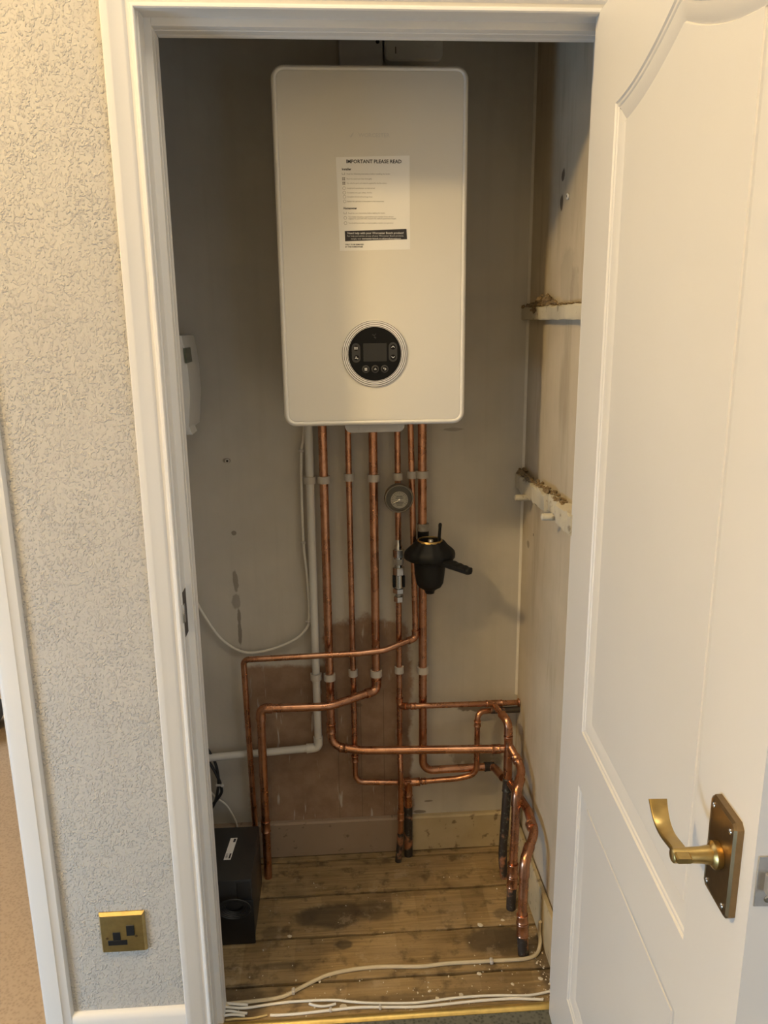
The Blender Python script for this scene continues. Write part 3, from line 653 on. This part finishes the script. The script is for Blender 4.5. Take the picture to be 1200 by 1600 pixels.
# 9-11: the three risers in the right corner
t = thing('copper_riser', 'scorched copper riser in the back right corner, rearmost of three', 'pipe', (.360, .168, 0))
b = bm_(); sweep(b, fillet([(.340, .276, .486), (.3480, .245, .481), (.3650, .196, .470), (.3668, .193, .30)], {1: .03, 2: .022}), R15, 18); obj('branch_tube', b, M['copper'], t)
b = bm_(); elbow(b, (.3480, .245, .481), (.3650, .196, .470), (.3668, .193, .30), .0100, .036, .024); obj('elbow_fitting', b, M['copper'], t)
b = bm_(); sleeve(b, (.3655, .1945, .430), (.3668, .193, .392), .0105); obj('coupling', b, M['copper'], t)
b = bm_(); sweep(b, [(.3668, .193, .40), (.3655, .190, .27)], R22+.0008, 18); obj('tube', b, M['copper'], t)
b = bm_(); sleeve(b, (.3660, .191, .302), (.3645, .188, .262), R22); obj('coupling', b, M['oldcopper'], t)
b = bm_(); sweep(b, smooth_path([(.3648, .188, .266), (.361, .182, .20), (.356, .178, .10), (.355, .172, .05), (.360, .168, 0)]), R22+.0006, 18); obj('blackened_tail', b, M['oldcopper'], t)
t = thing('copper_riser', 'copper riser with bright elbow, middle of the three down the right wall', 'pipe', (.351, .046, 0))
e2 = (.3625, .070, .342)
b = bm_(); sweep(b, fillet([(.370, .190, .398), (.392, .135, .362), e2, (.3575, .058, .20), (.351, .046, .0)], {1: .05, 2: .02, 3: .1}), R22, 18); obj('tube', b, M['copper'], t)
b = bm_(); elbow(b, (.386, .118, .357), e2, (.3575, .058, .20), R22, .042, .028); obj('elbow_fitting', b, M['copper'], t)
b = bm_(); sleeve(b, (.3790, .1675, .383), (.3850, .1525, .374), R22); obj('coupling', b, M['copper'], t)
b = bm_(); sleeve(b, (.3545, .0525, .135), (.3535, .050, .098), R22+.001); sleeve(b, (.3535, .050, .097), (.3525, .048, .066), R22+.0012); obj('coupling', b, M['copper'], t)
b = bm_(); sweep(b, [(.3526, .0485, .066), (.3515, .047, .03), (.351, .046, 0)], R22+.0012, 18); obj('blackened_end', b, M['oldcopper'], t)
t = thing('copper_riser', 'copper riser with bright elbow, frontmost of the three down the right wall', 'pipe', (.347, -.112, 0))
e3 = (.3485, -.088, .253)
b = bm_(); sweep(b, fillet([(.372, .180, .292), (.392, .06, .287), (.3900, -.020, .282), e3, (.3440, -.098, .13), (.347, -.112, .0)], {1: .1, 2: .07, 3: .02, 4: .1}), R22, 18); obj('tube', b, M['copper'], t)
b = bm_(); elbow(b, (.3705, -.050, .268), e3, (.3440, -.098, .13), R22, .042, .028); obj('elbow_fitting', b, M['copper'], t)
b = bm_(); sleeve(b, (.3855, .010, .2845), (.3865, -.008, .283), R22); obj('coupling', b, M['copper'], t)
b = bm_(); sleeve(b, (.3438, -.1000, .108), (.3442, -.1020, .086), R22+.001); sleeve(b, (.3442, -.1020, .085), (.3450, -.1050, .050), R22+.0016); obj('coupling', b, M['copper'], t)
b = bm_(); sweep(b, [(.3450, -.105, .050), (.346, -.109, .02), (.347, -.112, 0)], R22+.0022, 18); obj('blackened_end', b, M['oldcopper'], t)
# white waste pipe
WX = -.1585
t = pipe_run('waste_pipe', 'white plastic waste pipe left of the copper pipes, elbowing left to the wall', [(WX+.002, .285, 1.318), (WX, .285, .368), (XL, .285, .350)], .0107, .012, (WX, .285, .37), 'waste', 'pipe')
b = bm_(); elbow(b, (WX, .285, 1), (WX, .285, .368), (XL, .285, .350), .0110, .034, .014); obj('elbow_fitting', b, M['waste'], t)

# pipe clips screwed to the wall
def clip_bm(r, yc):
    b = bm_(); n = 14; ro, ri = r+.0048, r+.0003; h = .0095
    outer = [(ro*math.cos(a), yc+ro*math.sin(a)) for a in (math.radians(20-220*k/n) for k in range(n+1))]
    inner = [(ri*math.cos(a), yc+ri*math.sin(a)) for a in (math.radians(-200+220*k/n) for k in range(n+1))]
    prism(b, outer+inner, lambda u, v, d: (u, v, d), -h, h)
    return b
def clip_base(r, yc):
    b = bm_(); box(b, -r*.75, r*.75, yc+r*1.02, YB, -.0075, .0075, .001, 1); return b
protos = {}
def clip(x, z, r, yc, label, grp):
    key = (r, yc)
    if key not in protos:
        t = thing('pipe_clip', label, 'pipe clip', (x, 0, z), grp)
        a = obj('saddle', clip_bm(r, yc), M['clip'], t, local=True); c = obj('base', clip_base(r, yc), M['clip'], t, local=True)
        protos[key] = (t, a, c); return t
    t0, a0, c0 = protos[key]
    t = t0.copy(); COL.objects.link(t); t.location = (x, 0, z); tag(t, label, 'pipe clip', grp)
    for o in (a0, c0):
        q = o.copy(); COL.objects.link(q); q.parent = t
    return t
g1, g2 = 'upper row of pipe clips', 'lower row of pipe clips'
zc = 1.146
clip(WX+.001, zc-.004, .0107, .285, 'upper white clip on the white waste pipe just below boiler', g1)
clip(-.121, zc-.003, R22, .28, 'upper white clip on the leftmost thick copper pipe', g1)
clip(-.0555, zc+.001, R15, .285, 'upper white clip on the thin pipe second from left', g1)
clip(.0085, zc-.001, R22, .28, 'upper white clip on the middle thick copper pipe', g1)
clip(.0725, zc, R15, .285, 'white clip just above the round gauge', g1)
clip(.110, zc+.004, R15, .285, 'upper white clip on the thin pipe right of the gauge', g1)
clip(.137, zc+.005, R22, .28, 'upper white clip on the rightmost pipe above the black filter', g1)
zd = .5925
clip(WX, zd-.006, .0107, .285, 'lower white clip on the white waste pipe', g2)
clip(-.121, zd-.006, R22, .28, 'lower white clip on the leftmost thick copper pipe', g2)
clip(-.0555, zd+.001, R15, .285, 'lower white clip on the thin pipe second from left', g2)
clip(.0085, zd, R22, .28, 'lower white clip on the middle thick copper pipe above its elbow', g2)
clip(.0730, zd+.005, R15, .285, 'lower white clip on the thin pipe below the chrome valve', g2)
clip(.1385, zd+.004, R22, .28, 'lower white clip on the rightmost pipe below the black filter', g2)

# ------------------------------------------------------------------ gauge, valve, filter
t = thing('pressure_gauge', 'round bronze-rimmed pressure gauge on a thin copper pipe', 'gauge', (.0725, .276, 1.099))
GX, GZ, GY = .0715, 1.0975, .247
b = bm_(); lathe(b, [(.012, 0), (.012, .010), (.030, .014), (.0365, .018), (.0380, .024), (.0380, .036), (.0360, .040), (.0335, .0400), (.0325, .034)], (GX, .272, GZ), (0, -1, 0), 44); obj('case', b, M['gaugebody'], t)
b = bm_(); lathe(b, [(.0330, 0), (.0330, .0015), (.0005, .0015)], (GX, .2385, GZ), (0, -1, 0), 40); fc = obj('dial_face', b, M['gaugebowl'], t)
b = bm_(); lathe(b, [(.0225, 0), (.0225, .001), (.0005, .001)], (GX+.001, .2372, GZ-.004), (0, -1, 0), 36); obj('pale_disc', b, M['gaugeface'], fc)
b = bm_()
for k in range(19):
    a = math.radians(215-250*k/18); c, s = math.cos(a), math.sin(a); r0, r1 = (.0150 if k % 3 == 0 else .0180), .0212
    p = [(r0, -.0004), (r1, -.0004), (r1, .0004), (r0, .0004)]
    b.faces.new([b.verts.new((GX+.001+c*r-s*q, .2359, GZ-.004+s*r+c*q)) for r, q in p])
for k, (wd, z) in enumerate(((.022, -.0085), (.018, -.0120), (.014, -.0155), (.020, .003), (.016, .0075))):
    b.faces.new([b.verts.new((GX+.001+x, .2359, GZ-.002+z+q)) for x, q in ((-wd/2, -.0007), (wd/2, -.0007), (wd/2, .0007), (-wd/2, .0007))])
obj('scale_marks', b, M['ink'], fc)
b = bm_(); lathe(b, [(.0032, 0), (.0032, .002), (.001, .003)], (GX+.001, .2372, GZ-.004), (0, -1, 0), 14); sweep(b, [(GX+.001, .2350, GZ-.004), (GX-.014, .2350, GZ-.012)], [.0011, .0004], 6); obj('needle', b, M['chrome'], fc)

t = thing('chrome_valve', 'slim chrome filling valve with hex nuts on the thin pipe under the gauge', 'valve', (.0735, .285, .80))
VX, VY = .0732, .283
def hexnut(z0, z1, r, m):
    b = bm_(); pl = [(VX+r*math.cos(2*PI*k/6+.2), VY+r*math.sin(2*PI*k/6+.2)) for k in range(6)]
    rings(b, [[Vector((VX+(u-VX)*f, VY+(v-VY)*f, z)) for u, v in pl] for z, f in ((z0, .9), (z0+.0015, 1), (z1-.0015, 1), (z1, .9))]); return obj('hex_nut', b, m, t)
b = bm_(); lathe(b, [(.0085, 0), (.0105, .001), (.0105, .012), (.0085, .016), (.0085, .030)], (VX, VY, .945), (0, 0, 1), 20); obj('top_union', b, M['chrome'], t)
hexnut(.925, .948, .0155, M['chrome']); hexnut(.905, .924, .0142, M['steel'])
b = bm_(); lathe(b, [(.0118, 0), (.0118, .028), (.0138, .029), (.0138, .034)], (VX, VY, .893), (0, 0, 1), 20); obj('barrel', b, M['chrome'], t)
hexnut(.876, .898, .0165, M['chrome'])
b = bm_(); lathe(b, [(.0115, 0), (.0115, .040)], (VX, VY, .838), (0, 0, 1), 20); vb = obj('body', b, M['chrome'], t)
b = bm_(); box(b, VX-.0165, VX-.0105, VY-.008, VY+.008, .842, .873, .001); obj('dark_grip', b, M['black'], vb)
b = bm_(); box(b, VX+.0105, VX+.0165, VY-.008, VY+.008, .842, .873, .001); obj('dark_grip', b, M['black'], vb)
hexnut(.824, .839, .0158, M['chrome'])
b = bm_(); lathe(b, [(.0085, 0), (.0085, .010)], (VX, VY, .815), (0, 0, 1), 18); obj('collar', b, M['steel'], t)
hexnut(.799, .816, .0136, M['chrome'])

t = thing('magnetic_filter', 'black bucket-shaped boiler filter with side lever on the rightmost thick copper pipe', 'filter', (.139, .28, .87))
FX, FY = .148, .205
b = bm_(); lathe(b, [(.004, -.018), (.012, -.017), (.0135, -.010), (.020, -.004), (.030, .002), (.0355, .012), (.0385, .035), (.0415, .072), (.0425, .080)], (FX, FY, .866), (0, 0, 1), 40); obj('bowl', b, M['black'], t)
b = bm_()
fl_ = []
for k in range(56):
    a = 2*PI*k/56; r = .0575+.009*max(0, math.cos(a-PI*.98))**6+.008*max(0, math.cos(a+.10))**6+.0012*math.cos(12*a)
    fl_.append((r*math.cos(a), r*math.sin(a)))
rings(b, [[Vector((FX+u*f, FY+v*f, z)) for u, v in fl_] for z, f in ((.936, .70), (.941, .92), (.946, .99), (.955, 1.0), (.963, .97), (.970, .88), (.980, .70), (.990, .58), (.992, .55), (.992, .42), (.981, .40))]); obj('flange_ring', b, M['black'], t)
b = bm_(); n = 40
L = []
for k in range(n):
    a = 2*PI*k/n; L.append([b.verts.new((FX+math.cos(a)*r, FY+math.sin(a)*r, z)) for r, z in ((.0335, .990), (.0315, .9945), (.0290, .9945), (.0285, .990))])
for k in range(n):
    for i in range(4): b.faces.new((L[k][i], L[(k+1) % n][i], L[(k+1) % n][(i+1) % 4], L[k][(i+1) % 4]))
obj('brass_ring', b, M['brass'], t)
b = bm_(); lathe(b, [(.0085, 0), (.0085, .010), (.006, .014), (.001, .014)], (FX+.002, FY, .980), (0, 0, 1), 18); obj('bleed_plug', b, M['chrome'], t)
b = bm_(); rings(b, [[Vector((FX+.024+x+dx, FY+.004+y, z)) for x, y in rrect(0, 0, wd, .0045, .0018, 3)] for z, wd, dx in ((.984, .010, 0), (1.000, .008, .001), (1.022, .0075, .0025), (1.032, .0090, .003), (1.036, .006, .003))]); obj('key', b, M['black'], t)
# lever: ribbed paddle pointing right and forward
d = Vector((.62, -.78, -.06)).normalized(); sd = Vector((d.y, -d.x, 0)).normalized()
b = bm_(); rl = []
for k in range(22):
    f = k/21; p = Vector((FX+.026, FY-.024, .943))+d*(.100*f)
    wd = .0185*(1-.25*f) if f < .97 else .007; rb = .0012*(1 if k % 4 < 2 else 0)*(1 if f > .35 else 0)
    th = .0085-.002*f
    rl.append([p+sd*a*wd+Vector((0, 0, h*th+(rb if h > 0 else 0))) for a, h in ((-1, -.5), (-.7, -1), (.7, -1), (1, -.5), (1, .5), (.7, 1), (-.7, 1), (-1, .5))])
rings(b, rl); obj('lever_arm', b, M['black'], t)
b = bm_(); sweep(b, fillet([(.1393, .28, 1.000), (.1393, .28, .965), (.1393, .235, .960)], .014), .0150, 18); obj('pipe_bracket', b, M['black'], t)
b = bm_(); sweep(b, fillet([(.1395, .28, .858), (.1395, .28, .880), (.1395, .235, .885)], .012), .0150, 18); obj('pipe_bracket', b, M['black'], t)
b = bm_(); sleeve(b, (.1392, .28, .998), (.1391, .28, 1.018), R22+.002); obj('compression_nut', b, M['steel'], t)

# ------------------------------------------------------------------ cables
def cable(name, label, pts, r, m, parent=None, cat='cable', n=8, grp=None, sub=6):
    b = bm_(); sweep(b, smooth_path(pts, sub), r, n)
    if parent: return obj(name, b, m, parent)
    o = obj(name, b, m); base = pts[0]; move_origin(o, base); o['_base'] = tuple(base); return tag(o, label, cat, grp)
c = cable('hanging_cable', 'thin white cable down the left side of the waste pipe, looping away left', [(-.165, .294, 1.318), (-.170, .294, 1.25), (-.1765, .294, 1.218), (-.180, .296, 1.12), (-.1800, .297, .966), (-.1735, .296, .876), (-.1712, .296, .80), (-.1725, .297, .748), (-.182, .300, .722), (-.2146, .305, .690), (-.286, .310, .660), (-.356, .310, .656), (-.4145, .305, .70), (-.458, .300, .776), (-.4795, .298, .83)], .0036, M['cable'])
def cable_clip(label, x, y, z, parent):
    b = bm_(); box(b, x-.005, x+.006, y-.005, y+.006, z-.004, z+.004, .0012, 1); lathe(b, [(.0022, 0), (.0022, .003), (.001, .004)], (x-.006, y-.004, z+.001), (-1, -.3, .1), 8); obj('cable_clip', b, M['clip'], parent)
cable_clip('', -.1765, .294, 1.218, c); cable_clip('', -.1795, .297, .970, c); cable_clip('', -.1730, .297, .745, c)
t = thing('cable_bundle', 'doubled black cable tied up at the left jamb above the black box', 'cable', (-.4455, .285, .27))
for pts in ([(-.474, .288, .385), (-.457, .287, .350), (-.449, .286, .325), (-.4455, .285, .300), (-.4448, .285, .270), (-.4490, .285, .245), (-.457, .285, .213), (-.474, .286, .18)], [(-.474, .284, .350), (-.458, .284, .318), (-.449, .284, .296), (-.4415, .284, .275), (-.4380, .284, .255), (-.4385, .284, .240), (-.446, .284, .226), (-.460, .284, .208), (-.474, .284, .195)]):
    b = bm_(); sweep(b, smooth_path(pts), .0042, 8); obj('cable_strand', b, M['blackcable'], t)
b = bm_(); box(b, -.4520, -.4340, .278, .292, .262, .268, .001); lathe(b, [(.0045, 0), (.0045, .005), (.002, .006)], (-.4350, .280, .2655), (.4, -.9, .1), 12); obj('white_tie', b, M['clip'], t)
cable('cable', 'thin white cable dropping behind the black box from the left jamb', [(-.474, .30, .235), (-.456, .30, .213), (-.431, .30, .189), (-.4145, .30, .157), (-.404, .30, .124), (-.400, .298, .08), (-.404, .29, .03), (-.41, .28, .004)], .0026, M['cable'])
zc_ = .0048
c = cable('floor_cable', 'thick beige cable curving along the floorboards and up the right wall', [(-.41, -.212, zc_), (-.374, -.209, zc_), (-.308, -.206, zc_), (-.249, -.199, zc_), (-.205, -.176, zc_), (-.165, -.154, zc_), (-.129, -.140, zc_), (-.066, -.130, zc_), (.0, -.129, zc_), (.09, -.135, zc_), (.154, -.131, zc_), (.282, -.132, zc_), (.35, -.131, zc_), (.380, -.118, .006), (.3935, -.095, .016), (.3955, -.078, .035), (.3955, -.080, .065)], .0046, M['beigecable'])
for x, y in ((-.222, -.186), (.262, -.133)):
    b = bm_(); box(b, x-.004, x+.004, y-.007, y+.007, .0005, .0112, .0015, 1); lathe(b, [(.002, 0), (.002, .005), (.003, .0055), (.001, .006)], (x, y+.008, .001), (0, 0, 1), 8); obj('cable_clip', b, M['clip'], c)
zt = .0036
cable('floor_cable', 'thin white cable nearest the boards centre, second from the threshold', [(-.385, -.215, zt), (-.335, -.222, zt), (-.278, -.217, zt), (-.218, -.213, zt), (-.129, -.216, zt), (-.085, -.224, zt), (-.04, -.231, zt), (.049, -.238, zt), (.095, -.237, zt), (.139, -.233, zt), (.20, -.231, zt), (.26, -.233, zt), (.330, -.238, zt), (.385, -.230, zt)], .0031, M['cable'])
c = cable('floor_cable', 'thin white cable running closest to the brass threshold', [(-.272, -.2460, zt), (-.25, -.2475, zt), (-.202, -.2470, zt), (-.13, -.243, zt), (-.07, -.2405, zt), (.0, -.245, zt), (.055, -.2490, zt), (.11, -.2485, zt), (.167, -.2455, zt), (.23, -.2435, zt), (.288, -.2440, zt), (.335, -.249, zt), (.360, -.2525, zt)], .0033, M['cable'])
for x, y in ((-.134, -.243), (-.02, -.245)):
    b = bm_(); box(b, x-.003, x+.003, y-.005, y+.006, .0004, .0078, .0012, 1); obj('cable_clip', b, M['clip'], c)
cable('cable_offcut', 'short curved white cable offcut lying between the floor cables', [(-.184, -.2215, zt), (-.172, -.2270, zt), (-.155, -.2310, zt), (-.138, -.2305, zt), (-.122, -.2265, zt)], .0030, M['cable'])
g = 'stub cables at the foot of the left jamb'
cable('stub_cable', 'grey white stub cable at the left jamb foot, rearmost of three', [(-.386, -.204, .0045), (-.365, -.211, .0075), (-.345, -.2160, .0090), (-.325, -.2190, .0095)], .0030, M['cable'], grp=g)
cable('stub_cable', 'grey white stub cable at the left jamb foot, middle of three', [(-.386, -.228, .0040), (-.365, -.2290, .0050), (-.345, -.2330, .0036), (-.325, -.2370, .0036)], .0030, M['cable'], grp=g)
cable('stub_cable', 'grey white stub cable at the left jamb foot, frontmost of three', [(-.386, -.2400, .0036), (-.365, -.2380, .0036), (-.350, -.2390, .0036), (-.330, -.2430, .0036)], .0030, M['cable'], grp=g)
cable('stub_cable', 'yellowed thin cable curling from left jamb to the nearest white cable', [(-.372, -.251, .0030), (-.352, -.2495, .0030), (-.335, -.2500, .0030), (-.310, -.2500, .0030), (-.291, -.2470, .0030), (-.279, -.2440, .0030)], .0024, M['yellowcable'])

# ------------------------------------------------------------------ black box on the floor
t = thing('black_box', 'black box with a white label, standing on the boards behind left jamb', 'box', (-.40, .07, 0))
b = bm_(); box(b, -.470, -.327, -.018, .200, .006, .185, .004); obj('case', b, M['blackbox'], t)
b = bm_(); box(b, -.472, -.325, -.024, -.0185, .0, .128, .002); obj('front_panel', b, M['blackfront'], t)
b = bm_(); box(b, -.365, -.330, -.0205, -.018, .128, .178, .001); obj('gloss_panel', b, M['gloss_black'], t)
b = bm_(); prism(b, [(-.407, .062), (-.389, .062), (-.381, .150), (-.399, .150)], lambda u, v, d: (u, v, d), .1850, .1856); lb = obj('label', b, M['paper'], t)
b = bm_()
for q in ([(-.3955, .066), (-.391, .066), (-.389, .086), (-.3935, .086)], [(-.391, .132), (-.385, .132), (-.3838, .146), (-.3898, .146)]):
    b.faces.new([b.verts.new((x, y, .1859)) for x, y in q])
for k in range(4):
    y = .068+k*.005; b.faces.new([b.verts.new((x, yy, .1859)) for x, yy in ((-.4035, y), (-.398, y), (-.3977, y+.002), (-.4032, y+.002))])
obj('label_print', b, M['ink'], lb)
cl = bm_()
for k in range(5):
    R = .019+.0035*k; pts = [(-.372+R*1.25*math.cos(a), -.030-.0022*k, .118+R*.85*math.sin(a)) for a in (2*PI*i/26 for i in range(26))]
    sweep(cl, pts+[pts[0]], .0022, 6)
o = obj('coiled_lead', cl, M['blackcable']); move_origin(o, (-.372, -.03, .118)); tag(o, 'coil of thin black lead against the front of the black box', 'cable')

# programmer on the left wall
t = thing('wall_programmer', 'white wall-mounted heating programmer half hidden by the left jamb', 'programmer', (XL, .18, 1.40))
b = bm_(); box(b, XL, -.440, .085, .27, 1.315, 1.50, .004); obj('back_case', b, M['plastic'], t)
b = bm_(); pr = [(-.440, 1.300), (-.4255, 1.302), (-.4215, 1.335), (-.4165, 1.385), (-.4175, 1.44), (-.4215, 1.485), (-.4265, 1.515), (-.440, 1.517)]
prism(b, pr, lambda u, v, d: (u, d, v), .095, .255); obj('cover', b, M['plastic'], t)
b = bm_(); prism(b, [(-.4225, 1.455), (-.4182, 1.455), (-.4205, 1.488), (-.4245, 1.488)], lambda u, v, d: (u, d, v), .092, .165); obj('display', b, M['display'], t)
b = bm_(); prism(b, [(-.445, 1.292), (-.4185, 1.292), (-.4265, 1.315), (-.445, 1.315)], lambda u, v, d: (u, d, v), .10, .17); obj('bottom_flap', b, M['plastic'], t)

# ------------------------------------------------------------------ battens and debris on the right wall
t = thing('shelf_batten', 'upper cream shelf batten with crumbly debris on top, on right cupboard wall', 'batten', (.407, .05, 1.54))
def rough_bar(x0, x1, ya, yb, z0, z1, seed, n=22, amp=.0016):
    b = bm_(); rnd = random.Random(seed); rl = []
    for k in range(n+1):
        y = ya+(yb-ya)*k/n
        j = lambda: rnd.uniform(-amp, amp)
        rl.append([Vector((x1, y, z0)), Vector((x0+.0015+j(), y, z0+j()*.5)), Vector((x0+j(), y, z0+.002+j())), Vector((x0+j(), y, z1-.003+j())), Vector((x0+.003+j(), y, z1+j())), Vector((x1, y, z1))])
    rings(b, rl); return b
obj('bar', rough_bar(.397, XR, -.195, .318, 1.5415, 1.5725, 3), M['batten'], t)
b = bm_(); box(b, .3955, .3985, -.187, -.183, 1.545, 1.568); obj('green_fleck', b, M['green'], t)
b = bm_(); rnd = random.Random(5)
for k in range(90):
    y = .31-.25*abs(rnd.gauss(.55, .28)); hgt = .022*math.exp(-((y-.12)/.055)**2)+.004
    y = min(.315, max(-.17, y))
    blob(b, (rnd.uniform(.398, .414), y, 1.5735+rnd.random()*hgt), (.004+rnd.random()*.003,)*2+(.003+rnd.random()*.003,), k, .4)
for k in range(28):
    y = rnd.uniform(-.16, .05); blob(b, (rnd.uniform(.405, .415), y, 1.5745), (.003, .006, .0022), 200+k, .4)
for k in range(14):
    blob(b, (.3955, rnd.gauss(.185, .012), 1.572-abs(rnd.gauss(0, .012))), (.002, .005, .004), 300+k, .4)
o = obj('debris_crumbs', b, M['debris']); move_origin(o, (.407, .1, 1.573)); tag(o, 'brown crumbs heaped on the upper batten', 'debris', kind='stuff')

t = thing('shelf_batten', 'lower broken cream batten with wooden pegs sticking out, on right cupboard wall', 'batten', (.40, 0, 1.11))
obj('bar', rough_bar(.394, XR, .108, .318, 1.102, 1.143, 11, 12, .003), M['batten'], t)
obj('bar', rough_bar(.385, XR, -.008, .104, 1.112, 1.152, 12, 8, .002), M['batten'], t)
obj('bar', rough_bar(.392, XR, -.098, -.010, 1.119, 1.152, 13, 8, .003), M['batten'], t)
obj('bar', rough_bar(.384, XR, -.21, -.100, 1.111, 1.154, 14, 8, .002), M['batten'], t)
for y, z, x0 in ((-.052, 1.1120, .366), (.205, 1.0985, .366)):
    b = bm_(); lathe(b, [(.003, 0), (.0072, .002), (.0085, .006), (.0085, .045)], (x0, y, z), (1, 0, 0), 14); obj('peg', b, M['batten'], t)
b = bm_(); rnd = random.Random(9)
for k in range(60):
    y = rnd.uniform(-.11, .12); blob(b, (rnd.uniform(.394, .414), y, 1.1535+rnd.random()*.007*math.exp(-((y-.0)/.05)**2)), (.0045, .005, .0035), 500+k, .4)
for k in range(30):
    y = rnd.uniform(.16, .312); blob(b, (rnd.uniform(.396, .414), y, 1.1445+rnd.random()*.010), (.006, .009, .0045), 600+k, .4)
o = obj('debris_crumbs', b, M['debris']); move_origin(o, (.405, .1, 1.145)); tag(o, 'dark crumbs and dust on the lower broken batten', 'debris', kind='stuff')

# plug and screw hook on walls
t = thing('wall_plug', 'white plastic wall plug high on the right cupboard wall', 'wall plug', (XR, .02, 1.787))
b = bm_(); lathe(b, [(.0055, 0), (.0068, .002), (.0062, .004), (.003, .0045), (.0028, .001)], (XR, .010, 1.795), (-1, 0, 0), 16); obj('collar', b, M['plastic'], t)
b = bm_(); lathe(b, [(.0027, 0), (.0027, .0042), (.001, .0043)], (XR, .010, 1.795), (-1, 0, 0), 10); obj('bore', b, M['hole'], t)
t = thing('wall_plug', 'pale wall plug in a ragged hole on the back wall, left of boiler pipes', 'wall plug', (-.372, YB, 1.191))
b = bm_(); lathe(b, [(.0060, 0), (.0060, .002), (.0045, .003), (.003, .0025)], (-.372, YB, 1.191), (0, -1, 0), 14); obj('collar', b, M['clip'], t)
b = bm_(); lathe(b, [(.0030, 0), (.0030, .003), (.001, .0032)], (-.372, YB, 1.191), (0, -1, 0), 10); obj('bore', b, M['hole'], t)

# ------------------------------------------------------------------ brass socket
t = thing('wall_socket', 'square brass switched socket on the hall wall above the skirting', 'socket', (-.562, YF, .30))
sx0, sx1, sz0, sz1 = -.6085, -.5145, .2535, .3495
b = bm_(); sq = [(sx0, sz0), (sx1, sz0), (sx1, sz1), (sx0, sz1)]
rings(b, [[Vector((u, y, v)) for u, v in inset(sq, d)] for y, d in ((YF, 0), (YF-.002, 0), (YF-.0095, .004), (YF-.0098, .0052))]); obj('plate', b, M['socket'], t, sharp=20)
yf = YF-.0098
def blk(name, x0, x1, z0, z1, m, h=.0012, bv=.0004):
    b = bm_(); box(b, x0, x1, yf-h, yf+.004, z0, z1, bv, 1); return obj(name, b, m, t)
blk('socket_insert', -.5925, -.5530, .2745, .2865, M['blackfront']); blk('socket_insert', -.5815, -.5660, .2866, .3060, M['blackfront'])
b = bm_(); prism(b, [(0, 0), (-.0042, .001), (-.0020, .023), (0, .024)], lambda u, v, d: (d, yf+u, .2985+v), -.5520, -.5365); obj('switch_rocker', b, M['blackfront'], t)
for x, z in ((-.5935, .2925), (-.5335, .2945)):
    b = bm_(); lathe(b, [(.003, 0), (.003, .0007), (.001, .0008)], (x, yf, z), (0, -1, 0), 12); obj('screw', b, M['brassdark'], t)

# ------------------------------------------------------------------ next room: two soft things at the frame edge
b = bm_(); blob(b, (-1.500, 1.160, .072), (.085, .11, .072), 3, .03, 3); o = obj('slate_bag', b, M['slate']); move_origin(o, (-1.5, 1.16, 0)); tag(o, 'small slate blue rounded bag on beige carpet at the picture edge', 'bag')
b = bm_(); blob(b, (-1.70, 1.75, .17), (.16, .2, .17), 4, .03, 3); o = obj('grey_bag', b, M['palegrey']); move_origin(o, (-1.70, 1.75, 0)); tag(o, 'pale grey soft bag behind the slate blue one on carpet', 'bag')

# ------------------------------------------------------------------ loose chips on the boards
g = 'loose pale chips on the floorboards'
spots = [(.257, -.008, .008), (.226, -.163, .006), (.320, .006, .005), (-.16, -.157, .004), (.173, -.223, .007), (.10, -.205, .0045), (.30, -.20, .0045), (.37, -.19, .006), (.115, -.228, .006), (-.105, -.232, .009), (-.240, -.0080, .006), (.05, -.258, .006)]
proto = None
labs = ['largest pale chip, alone by the frontmost riser foot', 'pale chip on the boards just in front of thick beige cable', 'white chip beside the frontmost riser at right skirting', 'small chip on a board joint by the beige cable bend', 'pale chip behind the thin cables, right of centre', 'tiny pale chip behind the thin cables at centre',
        'tiny pale chip near the right end of thin cables', 'pale chip by the open door at right skirting', 'pale chip touching the thin cables at centre', 'flat pale chip left of centre between thin cables', 'pale curl of paint in front of the black box', 'pale chip between threshold and nearest white cable']
for (x, y, s), lab in zip(spots, labs):
    if proto is None:
        b = bm_(); rings(b, [[Vector((u*f, v*f, z)) for u, v in ((-1, -.6), (.2, -1), (1.1, -.5), (.7, .5), (-.3, .8), (-.9, .4))] for z, f in ((0, 1), (.22, .95), (.30, .7))])
        o = obj('paint_chip', b, M['chips']); proto = o
    else:
        o = proto.copy(); COL.objects.link(o)
    o.location = (x, y, .0002); o.scale = (s, s*.9, s*.8); o.rotation_euler = (0, 0, (x*37+y*91) % 6.28); tag(o, lab, 'chip', g)
b = bm_(); rnd = random.Random(21)
for k in range(150):
    x = rnd.uniform(-.36, .40); y = rnd.choice((rnd.uniform(-.255, -.19), rnd.uniform(-.255, -.1), rnd.uniform(-.25, .2)))
    if x < -.31 and y > -.06: continue
    s = rnd.uniform(.0008, .0022); blob(b, (x, y, s*.4), (s, s*rnd.uniform(.6, 1.6), s*.6), 900+k, .4)
for k in range(36):
    x = rnd.uniform(.36, .40); y = rnd.uniform(-.25, -.02); s = rnd.uniform(.001, .0028); blob(b, (x, y, s*.4), (s, s, s*.6), 1900+k, .4)
o = obj('floor_grit', b, M['chips']); tag(o, 'fine plaster grit scattered over the cupboard floorboards', 'grit', kind='stuff')

for o in bpy.data.objects:
    if o.name.split('.')[0] in ('bold_print', 'small_print', 'banner_print', 'button_icons', 'label_print', 'scale_marks', 'embossed_logo', 'faint_emblem'): o['kind'] = 'stuff'
for o in bpy.data.objects:
    if '_base' in o: del o['_base']
